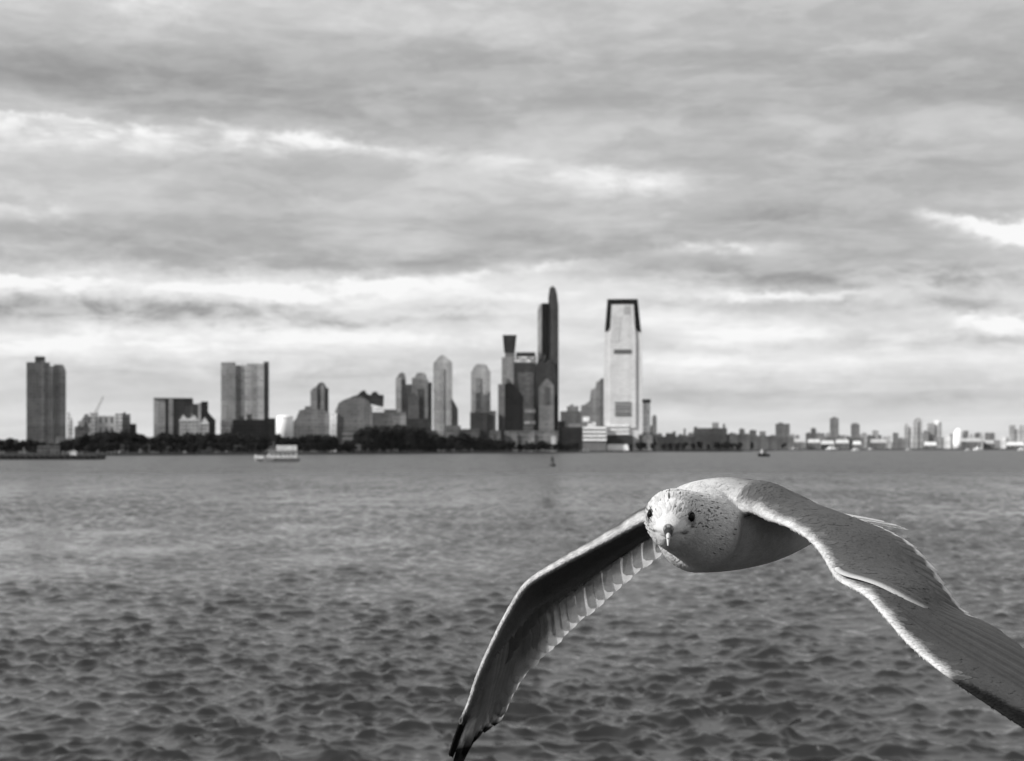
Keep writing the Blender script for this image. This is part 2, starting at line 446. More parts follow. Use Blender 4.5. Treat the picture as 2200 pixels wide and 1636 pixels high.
building('office_block', 'broad flat roofed block with pale left end, left of the joined slabs', 'building', 1650, [
    ('sunlit_end', (330,355,858), 0, 30, fm(122)), ('recess', (355,362,859), 4, 26, fm(75)), ('pier', (362,372,858), -1, 31, fm(118)),  # sun on the left side is put into paler wall tones
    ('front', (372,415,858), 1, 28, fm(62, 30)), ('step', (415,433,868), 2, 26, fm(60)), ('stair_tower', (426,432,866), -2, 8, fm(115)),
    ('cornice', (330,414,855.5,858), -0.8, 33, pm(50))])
building('low_block', 'near black stepped block at the right end of the broad flat roofed block', 'building', 1600, [
    ('block', (432,447,863), 0, 20, fm(34)), ('step', [(447,None),(463,None),(463,903),(455,895),(447,886)], 1, 18, fm(38))])
building('low_house', 'pale low house in front of the broad flat roofed block', 'house', 1480, [
    ('wall', (385,426,905), 0, 18, fm(140, 90)), ('roof', [(384,905),(427,905),(418,893),(409,899),(401,900),(394,891)], -0.5, 19, pm(155)), ('chimney', (411,414,889,900), 5, 3, pm(90))])
building('low_house', 'small pale house below the near black stepped block', 'house', 1440, [
    ('wall', (431,449,912), 0, 15, fm(150, 80)), ('roof', [(430,912),(450,912),(440,897)], -0.5, 16, pm(165))])
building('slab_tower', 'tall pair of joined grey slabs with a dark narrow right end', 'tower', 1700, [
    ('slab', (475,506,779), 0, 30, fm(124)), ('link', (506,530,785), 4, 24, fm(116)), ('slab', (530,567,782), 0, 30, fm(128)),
    ('shaded_end', (567,578,777), 2, 28, fm(58)), ('pier', (518,531,784), 2, 10, fm(145))])  # shade of the narrow right side is put into a darker wall tone
building('warehouse', 'black flat warehouse at the foot of the joined grey slabs', 'building', 1500, [
    ('block', (500,592,902), 0, 40, fm(30, 18)), ('roof_box', (512,524,895,902), 4, 8, pm(40)), ('roof_box', (530,541,890,902), 6, 8, pm(45)), ('end', (570,592,899), -2, 30, fm(26))])
building('low_block', 'grey low block at the left foot of the joined grey slabs', 'building', 1520, [
    ('block', (474,500,904), 0, 18, fm(92)), ('front', (476,496,918), -4, 5, fm(115))])
t_ = empty('tank', at(612, HY, 1560), 'bright white round storage tank right of the black warehouse', 'tank'); t_.location.z = LANDZ
mb = MB(); mb.lathe([(0.01,-1),(8,-1),(8,34),(7.4,35.4),(0.01,36)], n=28); mb.build('shell', plain(0.85, 0.5, 'white_tank', 0.3, 0.05), t_, True)
mb = MB(); mb.lathe([(8.0,33.4),(8.25,33.4),(8.25,33.9),(8.0,33.9)], n=28); mb.build('rim', plain(0.6), t_)
building('apartment_block', 'wide grey block with chamfered corners below the domed residential tower', 'building', 1580, [
    ('block', [(630,None),(708,None),(708,888),(690,880),(668,877),(643,882),(635,902),(630,906)], 0, 30, fm(102)), ('roof_box', (655,668,873,879), 5, 9, pm(70))])
building('apartment_tower', 'mid height residential tower with a stepped top rising behind the chamfered block', 'tower', 1700, [
    ('shaft', [(667,None),(681,None),(681,834),(676,832),(667,840)], 0, 26, fm(120)), ('shaft', (681,706,834), 2, 24, fm(88, 45)),
    ('crown', [(677,834),(702,834),(697,824),(691,821),(684,824)], 3, 14, fm(75)), ('bay', (689,697,828), -1, 4, fm(108)), ('belt', (681,706,862,868), 1.2, 4, pm(55))])
building('cultural_hall', 'rounded grey hall with a pale curved left end and a dark humped roof', 'building', 1640, [
    ('hall', [(716,None),(800,None),(800,875),(792,862),(776,852),(757,853),(740,859),(728,866),(720,884)], 0, 36, fm(98, 70)),
    ('curved_end', [(709,None),(722,None),(724,888),(715,890),(710,900)], -2, 18, fm(200, 150)),
    ('roof', [(752,856),(824,873),(825,849),(814,848),(808,841),(800,843),(797,849),(789,847),(783,838),(775,842),(768,849),(756,852)], 2, 34, fm(44, 24)),
    ('terrace', (803,828,875,880), -1, 20, pm(190)), ('lower_front', (735,772,926), -8, 10, fm(112, 75, fl=5, wx=0.9))])
building('low_block', 'long grey low block right of the hall with the humped roof', 'building', 1700, [
    ('block', (795,872,886), 0, 26, fm(88)), ('roof_slab', (825,852,880,886), 2, 20, pm(66)), ('end', (845,872,893), -3, 10, fm(110))])
building('apartment_tower', 'slim half shaded tower with a rounded cap, left of the pale middle towers', 'tower', 2050, [
    ('shaft', (850,862,812), 0, 26, fm(140)), ('shaft', (862,872,812), 2, 24, fm(92)), ('cap', [(852,812),(872,812),(870,804),(864,800),(858,803)], 2, 20, fm(100)),  # left face coloured as sunlit, right face as shaded
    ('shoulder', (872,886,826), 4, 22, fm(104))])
building('apartment_tower', 'grey tower with a rounded crown beside the slim half shaded tower', 'tower', 2000, [
    ('shaft', (885,920,816), 0, 28, fm(104)), ('crown', [(890,816),(918,816),(916,806),(910,801),(898,801),(893,806)], 2, 22, fm(118)),
    ('wing', (915,928,822), 3, 24, fm(80)), ('corner_pier', (885,891,812,816), 1, 6, pm(90))])
building('office_block', 'dark office block in front of the rounded crown tower', 'building', 1900, [
    ('block', (876,900,850), 0, 24, fm(84)), ('roof_box', (881,894,844,850), 4, 10, pm(60)), ('wing', (898,912,836), 3, 20, fm(64)), ('base', (872,925,900), -5, 30, fm(50))])
building('apartment_tower', 'tall pale tower with a pyramid cap, left of the two pale middle towers', 'tower', 2150, [
    ('shaft', (931,972,780), 0, 28, fm(148)), ('cap', [(931,780),(972,780),(966,774),(957,766),(950,763),(944,766),(938,773)], 1, 24, fm(152)), ('bay', (944,953,792), -1.2, 3, fm(136))])
building('low_block', 'dark wedge shaped block at the right foot of the pyramid capped tower', 'building', 1950, [
    ('block', [(970,None),(984,None),(984,880),(978,868),(970,855)], 0, 24, fm(54)), ('base', (958,990,915), -4, 20, fm(90))])
building('apartment_tower', 'pale tower with shouldered flat crown, right of the pyramid capped tower', 'tower', 2200, [
    ('shaft', (1012,1054,798), 0, 28, fm(146)), ('crown', [(1014,798),(1053,798),(1046,786),(1040,782),(1026,782),(1018,788)], 2, 22, fm(150)), ('bay', (1022,1032,812), -1.2, 3, fm(122))])
building('office_block', 'dark cubic block at the foot of the shouldered pale tower', 'building', 1950, [
    ('block', (1010,1047,886), 0, 26, fm(58, 30)), ('wing', (1047,1066,883), 3, 24, fm(84)), ('roof_box', (1020,1032,881,886), 4, 8, pm(60))])
# --- the dark cluster
building('office_tower', 'grey tower with a flared black crown, left edge of the dark cluster', 'tower', 1980, [
    ('crown', [(1083,756),(1106,756),(1110,720),(1080,720)], 0, 22, fm(44, 30)), ('neck', (1085,1106,756,768), 1, 20, pm(85)),
    ('shaft', (1078,1104,768), -1, 26, fm(122)), ('lower_shaft', (1070,1088,826), -4, 24, fm(112))])
building('office_tower', 'black mid height slab in front of the flared crown tower', 'tower', 1900, [
    ('slab', [(1084,None),(1124,None),(1124,852),(1112,836),(1098,822),(1084,825)], 0, 26, fm(30, 18)), ('roof_box', (1088,1096,815,823), 4, 8, pm(60))])
building('office_tower', 'dark glass block with a pale dotted band under its flat black roof', 'tower', 1960, [
    ('block', (1104,1152,765), 0, 30, fm(58, 36, wx=0.8, gloss=0.3)), ('roof', (1109,1150,757,765), 2, 24, pm(28)),
    ('light_band', (1105,1151,767,781), -0.6, 3, fm(96, 210, fl=4.2, bay=2.6, wz=0.55, wx=0.6)),
    ('glass_bay', [(1114,None),(1147,None),(1147,800),(1112,800),(1116,840),(1124,860)], -1, 4, fm(86, 60, wx=0.8)),
    ('pale_panel', (1127,1150,880,888), -1.6, 2, fm(110, 150)), ('pale_panel', (1127,1150,905,912), -1.6, 2, fm(110, 150))])  # two narrow panels paler than the glass around them
building('skyscraper', 'tallest dark skyscraper with a narrow stepped top, centre of the skyline', 'skyscraper', 2000, [
    ('shaft', (1164,1179,652), 0, 34, fm(18, 10, gloss=0.3)),
    ('shaft', [(1178,None),(1200,None),(1200,660),(1197,634),(1193,618),(1181,618),(1178,640)], 1, 32, fm(66, 46, gloss=0.3)),
    ('edge_strip', [(1155,None),(1164,None),(1164,652),(1158,655),(1155,668)], 2, 30, fm(160, 130)), ('roof_mast', (1184,1190,614,619), 8, 5, pm(60))])
building('apartment_tower', 'grey gabled tower standing in front of the tallest dark skyscraper', 'tower', 1880, [
    ('shaft', [(1158,None),(1190,None),(1190,828),(1180,818),(1175,813),(1169,819),(1158,832)], 0, 26, fm(108)), ('recess_panel', (1170,1180,832,870), -0.6, 2, pm(60)), ('side_wing', (1188,1198,850), 3, 20, fm(45))])
building('apartment_block', 'dark broken topped block between the glass block and the gabled tower', 'building', 1940, [
    ('block', [(1150,None),(1196,None),(1196,800),(1188,776),(1180,770),(1172,780),(1164,768),(1156,774),(1150,790)], 0, 20, fm(52, 36)), ('roof_box', (1166,1172,763,775), 4, 5, pm(45))])
building('podium_block', 'long grey podium along the foot of the dark cluster', 'building', 1800, [
    ('block', (1084,1200,926), 0, 26, fm(100, 70, fl=5)), ('bay', (1100,1112,932), -2, 4, fm(118)), ('bay', (1135,1148,930), -2, 4, fm(125)), ('entrance', (1184,1196,938), -2, 4, fm(165))])
building('low_block', 'grey low block right of the tallest dark skyscraper', 'building', 2300, [
    ('block', (1204,1250,884), 0, 30, fm(88)), ('step', (1218,1243,873), 3, 22, fm(120)), ('roof_box', (1225,1232,869,873), 8, 8, pm(90))])
building('warehouse', 'dark flat shed at the waterfront left of the striped block', 'building', 2080, [
    ('block', (1208,1252,918), 0, 30, fm(44)), ('roof_band', (1221,1248,911,918), 2, 20, pm(110)), ('annex', (1200,1214,905), 5, 20, fm(30))])
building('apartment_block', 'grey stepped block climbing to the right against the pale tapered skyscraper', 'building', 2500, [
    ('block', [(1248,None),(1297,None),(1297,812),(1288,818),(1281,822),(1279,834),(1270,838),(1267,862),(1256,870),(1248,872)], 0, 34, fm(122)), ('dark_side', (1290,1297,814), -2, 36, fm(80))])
building('office_block', 'white and grey striped low block on the waterfront by the pale tapered skyscraper', 'building', 2230, [
    ('core', (1251,1302,917), 1, 24, pm(95))] + [('floor_band', (1250,1303,y0,y0+4.6), -0.6, 26, pm(250)) for y0 in (917.5,926,934.5,943)] +
    [('roof_sign', (1252,1266,896,906), 4, 6, pm(245)), ('roof_room', (1262,1280,907,917), 6, 10, pm(190))])
# --- the pale tapered skyscraper
W_ = fm(192, 178, wz=0.45, wx=0.95, gloss=0.3, var=0.12, blotch=0.08)
building('skyscraper', 'tall pale tapered skyscraper with a black framed crown', 'skyscraper', 2330, [
    ('shaft', [(1297,None),(1380,None),(1380,800),(1378,720),(1375,690),(1371,662),(1306,662),(1302,690),(1299,720),(1297,800)], 0, 48, W_),
    ('crown', [(1299.5,712),(1304,712),(1316,700),(1321,661),(1355,661),(1361,703),(1373,714),(1377.5,714),(1370,643),(1305,643)], -0.8, 50, fm(18, 10)),
    ('front_bay', [(1314,655),(1361,655),(1366,730),(1366,920),(1310,920),(1310,730)], -2.2, 6, fm(194, 172, wz=0.45, wx=0.96, var=0.16, blotch=0.14)),
    ('dim_panel', [(1312,735),(1330,735),(1334,690),(1336,680),(1316,680)], -2.5, 2, fm(182, 168, wx=0.95, var=0.12)), ('dim_panel', (1340,1354,658,676), -2.5, 2, fm(160, 150, var=0.1)),
    ('mechanical_band', (1319,1356,751.5,760), -3.0, 4, pm(80)),
    ] + [('louvre', (1321,1356,y,y+3.4), -3.0, 4, pm(66)) for y in (864.5,871.2,877.9,884.6,890.5)] +
    [('floor_band', (1303,1352,y,y+4), -3.2, 5, pm(215)) for y in (913,922,930)] + [('base', (1303,1360,936), -6, 20, pm(30))])
building('terminal_hall', 'low bright white ferry terminal roof at the foot of the pale tapered skyscraper', 'building', 2245, [
    ('roof', [(1304,968),(1351,968),(1350,957),(1347,955),(1308,955),(1305,957)], -6, 20, plain(0.85, 0.6, 'white_roof', 0.1, 0.05)), ('wall', (1307,1348,964), 2, 12, fm(50))])
building('low_block', 'white narrow block with a dark cap, right of the pale tapered skyscraper', 'building', 2380, [
    ('block', (1381,1397,866), 0, 20, fm(222, 190)), ('cap', (1380,1398,858,866), -0.8, 21, pm(62)), ('dark_base', (1378,1402,930), -3, 12, pm(55))])
building('post_tower', 'thin grey block standing alone right of the white narrow block', 'tower', 2500, [
    ('shaft', (1401,1411,895), 0, 16, fm(105)), ('annex', (1396,1404,915), 2, 14, fm(90)), ('cap', (1403,1409,892,895), 3, 8, pm(90))])
building('low_block', 'grey waterfront block with a pale gable beneath the thin grey block', 'building', 2320, [
    ('block', (1372,1412,934), 0, 30, fm(75)), ('gable', [(1381,None),(1402,None),(1402,938),(1391,928),(1381,938)], -2, 8, fm(120))])
# --- right shore, nearer band
building('warehouse', 'long dark warehouse row right of the skyscrapers', 'building', 2600, [
    ('block', (1405,1495,938), 0, 40, fm(66)), ('step', (1430,1450,931), 4, 30, fm(70)), ('vent', (1469,1473,921,938), 6, 8, pm(60))])
building('factory', 'dark factory block with a pale stair tower and thin chimney', 'building', 2650, [
    ('block', (1490,1562,920), 0, 40, fm(68)), ('roof_box', (1491,1497,917,920), 5, 8, pm(50)), ('stair_tower', (1530,1544,908), 6, 16, fm(140)), ('chimney', (1553,1558,911), 3, 6, pm(85)), ('lower_wing', (1556,1612,933), 2, 30, fm(84))])
building('low_block', 'grey shed with a lighter front between the factory and the square grey block', 'building', 2900, [
    ('block', (1600,1668,937), 0, 30, fm(90)), ('front', (1570,1592,940), -4, 10, fm(112)), ('roof_box', (1632,1645,927,937), 5, 12, fm(96))])
building('apartment_block', 'square grey block standing alone right of the factory', 'building', 3700, [
    ('block', (1666,1697,911), 0, 40, fm(98)), ('roof_box', (1672,1682,908,911), 8, 12, pm(90)), ('base', (1655,1706,938), -5, 30, fm(92))])
building('apartment_tower', 'narrow grey tower, left one of the two lone towers over the white sheds', 'tower', 4200, [
    ('shaft', (1783,1802,899), 0, 36, fm(116)), ('roof_box', (1788,1797,896,899), 8, 12, pm(100)), ('base', (1772,1815,938), -8, 30, fm(105))])
building('apartment_tower', 'short dark tower, right one of the two lone towers over the white sheds', 'tower', 4200, [
    ('shaft', (1828,1847,912), 0, 36, fm(112)), ('roof_box', (1831,1843,909,912), 8, 12, pm(100)), ('base', (1822,1856,940), -8, 30, fm(100))])
building('apartment_tower', 'pale slender far tower, left one of the far right cluster', 'tower', 6500, [('shaft', (1943,1952,913), 0, 18, fm(172)), ('annex', (1951,1961,918), 5, 15, fm(200)), ('roof_box', (1945,1950,909,913), 10, 20, pm(160))])  # far right cluster: haze is partly put into paler wall tones
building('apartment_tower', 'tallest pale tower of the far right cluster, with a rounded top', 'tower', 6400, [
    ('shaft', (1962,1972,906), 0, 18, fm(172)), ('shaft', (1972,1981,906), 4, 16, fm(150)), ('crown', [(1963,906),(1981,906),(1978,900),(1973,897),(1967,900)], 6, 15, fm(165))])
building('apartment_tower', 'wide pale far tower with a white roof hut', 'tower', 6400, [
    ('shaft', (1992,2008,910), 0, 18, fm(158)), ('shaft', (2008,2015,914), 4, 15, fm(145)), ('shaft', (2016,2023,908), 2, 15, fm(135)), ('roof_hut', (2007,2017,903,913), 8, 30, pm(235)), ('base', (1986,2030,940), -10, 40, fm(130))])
t_ = empty('tank', at(2059, HY, 5200), 'white domed far tank right of the pale tower cluster', 'tank'); t_.location.z = LANDZ
mb = MB(); mb.lathe([(0.01,-1),(16,-1),(17,20),(16,42),(12,56),(6,64),(0.01,66)], n=28); mb.build('shell', plain(0.85, 0.5, 'white_tank', 0.1, 0.05), t_, True)
mb = MB(); mb.box(18,30,-8,8,-1,58); mb.build('stair_shaft', fm(110), t_)
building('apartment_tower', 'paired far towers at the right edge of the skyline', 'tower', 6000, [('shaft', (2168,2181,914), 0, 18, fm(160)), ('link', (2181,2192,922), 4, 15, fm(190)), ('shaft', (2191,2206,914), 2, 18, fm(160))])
rnd = random.Random(21)
sheds = [(1690,1728,943),(1735,1762,944),(1764,1792,947),(1795,1824,945),(1650,1680,946),(1832,1850,948),(1870,1905,944),(1985,2012,950),(2064,2108,942),(2112,2136,946),(2162,2200,950),(2205,2240,947)]
shed_lab = ['first long white shed right of the square grey block','white shed standing left of the narrow lone tower base','white shed directly under the narrow lone tower','white shed in the gap between the two lone towers',
 'pale grey shed below the square grey block','small white shed under the short dark lone tower','wide pale shed midway between lone towers and far cluster','grey shed at the foot of the wide pale far tower','brightest white shed beside the domed far tank',
 'pale shed second to the right from the domed far tank','long white shed under the paired far towers','white shed at the right edge of the frame']
for (x0, x1, yt), lab in zip(sheds, shed_lab):
    g = rnd.choice((190, 215, 235))
    building('shed', lab, 'shed', 3850 + rnd.uniform(0, 150), [('wall', (x0,x1,yt+7), 0, 25, fm(105, 70, fl=7, bay=9)), ('roof', [(x0-0.5,yt+7.5),(x1+0.5,yt+7.5),(x1-1.5,yt),(x0+1.5,yt)], -0.6, 26.2, pm(g))], 'white sheds along the right shore')
# distant low town: one block each
far_lab = 'small pale far town block on the low horizon right of the skyscrapers'
xs_ = [x for x in range(1412, 2300, 11)]
for x in xs_:
    if rnd.random() < 0.12: continue
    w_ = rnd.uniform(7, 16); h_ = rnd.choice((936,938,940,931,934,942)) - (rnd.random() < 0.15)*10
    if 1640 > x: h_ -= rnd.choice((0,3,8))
    g = rnd.choice((85,95,105,120,150,215)) if x < 1900 else rnd.choice((110,120,130,150,175,225))  # paler wall tones farther right stand in for part of the haze
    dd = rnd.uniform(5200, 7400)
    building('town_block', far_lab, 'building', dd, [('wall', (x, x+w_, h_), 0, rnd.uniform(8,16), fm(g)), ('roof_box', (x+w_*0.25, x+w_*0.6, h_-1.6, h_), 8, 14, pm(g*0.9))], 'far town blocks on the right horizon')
# small things among the trees on the left shore
pav = [(80,129,958,95,'wide grey shed behind the jetty among dark trees'),(189,205,957,110,'pale narrow hut at the end of the jetty among trees'),(259,277,956,74,'small grey hut in the tree belt right of the jetty end'),
       (307,323,956,74,'small grey hut in the tree belt below the gap left of the flat roofed block'),(342,388,960,80,'long grey pavilion under the flat roofed block'),
       (404,456,960,84,'long grey pavilion under the small pale houses'),(496,520,957,74,'grey boathouse in the trees left of the white ferry'),
       (10,40,944,72,'grey low house at the left edge of the frame'),(60,92,948,84,'low grey house left below the twin slab tower'),(120,138,940,120,'small pale house right below the twin slab tower'),
       (745,776,955,98,'grey boathouse right of the dark trees by the small white motorboat'),(800,808,945,104,'tiny pale hut inside the dark trees of the middle shore'),
       (905,940,925,90,'low grey house below the rounded crown tower'),(955,975,930,120,'small pale house below the pyramid capped tower'),(990,1030,922,86,'low grey house left below the dark cubic block'),(1052,1076,925,96,'low grey house at the left end of the long podium')]
for x0, x1, yt, g, lab in pav:
    d = shore((x0+x1)/2) + (18 if yt > 950 else 110)
    ym = yt + 3.5
    building('low_house', lab, 'house', d, [('wall', (x0,x1,ym), 0, 8, fm(g, g*0.45, fl=3.6, bay=2.6)), ('roof', [(x0-0.8,ym),(x1+0.8,ym),(x1-1.5,yt),(x0+1.5,yt)], -0.5, 9, pm(g*0.8)),
        ('door', ((x0+x1)/2-1.6,(x0+x1)/2+1.6,ym+6), -0.15, 0.4, pm(25))])

# crane behind the arched hall
cr = empty('crane', at(203, HY, 1480), 'tall pale crane with its boom slanting up right above the arched hall', 'crane'); cr.location.z = LANDZ
base = cr.location.copy()
def loc(px, py, d=1480): return at(px, py, d) - base
mb = MB(); mb.box(-2.2,2.2,-2.2,2.2,-1,loc(203,892).z); mb.build('mast', pm(110), cr)
mb = MB(); mb.box(-4,3,-2,2,loc(203,892).z,loc(203,887).z); mb.build('cab', pm(120), cr)
mb = MB()
a_, b_ = loc(204,888), loc(222,852); n_ = Vector((b_.z-a_.z, 0, a_.x-b_.x)).normalized()
for s in (-0.8, 0.8):
    for e in (-0.8, 0.8): mb.tube(a_+n_*s+Vector((0,e,0)), b_+n_*s*0.5+Vector((0,e*0.5,0)), 0.38, 0.3, 6)
for i in range(9):
    p = a_.lerp(b_, i/9); q = a_.lerp(b_, (i+1)/9); mb.tube(p+n_*0.8, q-n_*0.8, 0.22, 0.22, 5)
mb.build('boom', pm(165), cr)

# ------------------------------------------------------------------ trees
def leaf_mat():
    m, t, b = new_mat('foliage')
    P = t.node('ShaderNodeTexCoord').outputs['Object']
    t.put(b.inputs['Base Color'], t.grey(t.ramp(t.noise(P, 0.5, 3), 0.3, 0.7, 0.008, 0.022))); b.inputs['Roughness'].default_value = 0.85; b.inputs['Specular IOR Level'].default_value = 0.1
    return m
LEAF = leaf_mat(); BARK = plain(0.04, 0.9, 'bark')
def tree_proto(seed):
    r = random.Random(seed); lobes = []
    for i in range(9):
        a = r.uniform(0, 6.28); q = r.uniform(0.5, 4.2)
        lobes.append((Vector((q*math.cos(a), q*math.sin(a), 4.2+8.0*(i+r.random()*0.8)/9)), r.uniform(1.9, 3.1)))
    v = []; f = []
    for c, R in lobes:
        for k in range(150):
            d = Vector((r.gauss(0,1), r.gauss(0,1), r.gauss(0,0.8))).normalized() * R * (r.random()**0.35)
            p = c + d
            n = (d.normalized() + Vector((r.uniform(-.8,.8), r.uniform(-.8,.8), r.uniform(-.8,.8)))).normalized()
            a = n.orthogonal().normalized(); b = n.cross(a); s = r.uniform(0.5, 1.05)
            i = len(v); v += [p+a*s, p+b*s*0.7, p-a*s, p-b*s*0.7+n*0.1]; f.append((i,i+1,i+2,i+3))
    crown = bpy.data.meshes.new('crown'); crown.from_pydata(v, [], f); crown.materials.append(LEAF)
    mb = MB(); mb.tube((0,0,-0.6), (0.1,0,5), 0.42, 0.26, 8)
    for c, R in lobes: mb.tube((0.1,0,3.6+r.random()*1.2), c, 0.17, 0.05, 6)
    trunk = bpy.data.meshes.new('trunk'); trunk.from_pydata([tuple(p) for p in mb.v], [], mb.f); trunk.materials.append(BARK)
    return crown, trunk
PROTO = [tree_proto(s) for s in (3, 8, 15, 27, 33)]
def tree(px, d, h, label, group):
    c, t = random.choice(PROTO); s = h/14.5
    o = empty('tree', at(px, HY, d), label, 'tree', group); o.location.z = LANDZ-0.2
    o.rotation_euler.z = random.uniform(0, 6.28); w = s*random.uniform(0.95, 1.35); o.scale = (w, w, s)
    link(bpy.data.objects.new('crown', c), o); link(bpy.data.objects.new('trunk', t), o)
G = 'trees of the dark belt along the shore'
def belt(x0, x1, step, top, back, label):
    x = x0
    while x < x1:
        d = shore(x) + random.uniform(*back)
        yt = (top(x) if callable(top) else top) + random.uniform(-3, 5)
        h = (HY - yt)/FPX*d + CAMZ - LANDZ
        tree(x, d, h, label, G)
        x += step*random.uniform(0.7, 1.3)
def seg(pts):
    def f(x):
        for (a,b),(c,e) in zip(pts, pts[1:]):
            if a <= x <= c: return b+(e-b)*(x-a)/(c-a)
        return pts[-1][1]
    return f
belt(-120, 75, 9, seg([(-120,940),(20,943),(75,945)]), (20,80), 'dark tree in the belt behind the jetty left of the twin slab tower')
belt(75, 175, 11, seg([(75,950),(140,948),(175,935)]), (60,110), 'dark tree in the belt at the foot of the twin slab tower')
belt(165, 335, 9, seg([(165,940),(215,926),(260,924),(300,930),(312,928),(335,940)]), (30,110), 'tall black tree in the belt below the crane and arched hall')
belt(335, 475, 9, seg([(335,938),(360,930),(440,930),(475,925)]), (30,110), 'tall black tree in the belt below the broad flat roofed block')
belt(475, 610, 9, seg([(475,930),(520,932),(585,932),(610,936)]), (30,110), 'tall black tree in the belt below the joined slabs and black warehouse')
belt(610, 742, 9, seg([(610,938),(640,935),(700,932),(715,938),(742,962)]), (30,110), 'tall black tree in the belt between white tank and rounded hall')
belt(745, 960, 8, seg([(745,950),(775,930),(790,912),(830,912),(880,914),(905,928),(960,938)]), (20,110), 'dark tree in the belt below the rounded hall and capped towers')
belt(960, 1085, 8, seg([(960,938),(1000,930),(1040,938),(1085,945)]), (20,90), 'dark tree in the belt left of the long podium')
belt(190, 742, 17, 950, (8,28), 'low dark tree at the water edge of the left shore')
belt(745, 1075, 15, 950, (8,24), 'low dark tree at the water edge of the middle shore')
belt(1085, 1250, 9, 949, (8,24), 'low dark tree along the quay below the dark cluster')
belt(1355, 1600, 16, 950, (10,60), 'low dark tree on the quay right of the skyscrapers')
belt(1560, 1700, 30, 948, (60,200), 'low grey tree near the grey shed right of the factory')

# ------------------------------------------------------------------ jetty, boats, buoy
def jetty(px0, px1, d, ztop, label, name='jetty', depth=16):
    x0, x1 = (px0-CX)/FPX*d, (px1-CX)/FPX*d
    o = empty(name, ((x0+x1)/2, d, 0), label, 'pier'); h = (x1-x0)/2
    mb = MB(); mb.box(-h, h, 0, depth, ztop-0.9, ztop); mb.build('deck', pm(40), o)
    mb = MB(); mb.box(-h+0.4, h-0.4, 0.6, depth-0.6, -2, ztop-0.9); mb.build('bulkhead', pm(16), o)
    n = min(60, int(2*h/3.2))
    mb0 = MB(); mb0.tube((0,-0.25,-3), (0,-0.25,ztop+0.5), 0.3, 0.27, 8)
    pil = mb0.build('pile', pm(22), o); pil.location.x = -h+0.5
    for i in range(1, n):
        c = pil.copy(); COL.objects.link(c); c.location.x = -h+0.5+(2*h-1)*i/(n-1)
    return o
jetty(-260, 212, 830, 2.3, 'long black jetty reaching in from the left edge, low over the water')
jetty(1425, 1596, 2260, 3.0, 'long black quay pier below the warehouse row', 'quay_pier', 14)
hut = empty('hut', at(157, HY, 836), 'tiny white hut near the end of the black jetty', 'hut'); hut.location.z = 2.3
mb = MB(); mb.box(-1.5,1.5,0,2.5,0,1.6); mb.build('wall', pm(190), hut)
mb = MB(); mb.prism([(-1.8,1.6),(1.8,1.6),(0,2.5)], -0.2, 2.7); mb.build('roof', pm(160), hut)
hut = empty('storage_hut', at(190, HY, 838), 'grey storage hut at the very end of the black jetty', 'hut'); hut.location.z = 2.3
mb = MB(); mb.box(-3.0,3.0,0,3.5,0,1.2); mb.build('wall', pm(60), hut)
mb = MB(); mb.box(-3.3,3.3,-0.2,3.7,1.2,1.5); mb.build('roof', pm(45), hut)

def hull_mesh(L, B, zt, zb, sheer=0.5, n=18):
    """hull along x, bow at -x"""
    v = []; f = []
    for i in range(n+1):
        t = i/n; x = -L/2 + L*t
        w = B/2*min(1.0, (t/0.42+0.02)**0.6) * (1 - 0.12*max(0, t-0.8)/0.2)
        top = zt + sheer*max(0, 1-t/0.5)**2
        v += [(x, -w*0.02, zb), (x+L*0.03*t, -w*0.82, zb), (x - L*0.02*(1-t), -w, top), (x - L*0.02*(1-t), w, top), (x+L*0.03*t, w*0.82, zb)]
    for i in range(n):
        for j in range(5): f.append((5*i+j, 5*i+(j+1)%5, 5*i+5+(j+1)%5, 5*i+5+j))
    f += [tuple(range(4,-1,-1)), tuple(5*n+j for j in range(5))]
    return v, f
# white ferry
d = 723; fe = empty('ferry_boat', at(595, HY, d), 'white two deck passenger ferry with its bow to the left', 'ferry'); fe.location.z = 0
k = d/FPX
fe.rotation_euler.z = 0.18
v, f = hull_mesh(19.6, 6.0, 1.6, -0.8, 0.9); mesh_obj('hull', v, f, pm(120, name='hull_paint'), fe, False)
mb = MB()
mb.prism([(-9.8,2.5),(-9.9,1.3),(-5.6,1.3),(-5.6,2.6)], -2.0, -1.8); mb.prism([(-9.8,2.5),(-9.9,1.3),(-5.6,1.3),(-5.6,2.6)], 1.8, 2.0); mb.prism([(-9.9,1.3),(-9.2,1.3),(-9.1,3.0),(-9.75,2.9)], -1.7, 1.7)
mb.build('bow_bulwark', pm(240), fe)
mb = MB(); mb.prism([(-4.6,1.5),(9.0,1.5),(9.0,4.5),(-3.6,4.5)], -2.6, 2.6); mb.build('main_cabin', pm(185, name='boat_white'), fe)
for i in range(6):
    w0 = -3.0 + i*1.9
    mb = MB(); mb.box(w0, w0+1.35, -2.66, -2.58, 3.0, 3.8); mb.build('window', plain(0.12, 0.25, 'cabin_glass'), fe)
mb = MB(); mb.prism([(-6.4,4.55),(9.6,4.55),(9.6,4.85),(-5.2,4.85)], -2.9, 2.9); mb.build('upper_deck', pm(110), fe)
mb = MB(); mb.prism([(-4.4,4.9),(-0.4,4.9),(-0.6,6.6),(-3.2,6.6)], -1.6, 1.6); wh = mb.build('wheelhouse', pm(120), fe)
mb = MB(); mb.prism([(-4.0,5.6),(-0.7,5.6),(-0.8,6.3),(-3.6,6.3)], -1.66, -1.58); mb.build('window', plain(0.03, 0.2, 'boat_glass'), wh)
mb = MB(); mb.box(-0.2, 8.8, -2.5, 2.5, 7.0, 7.25); mb.build('canopy', pm(235), fe)
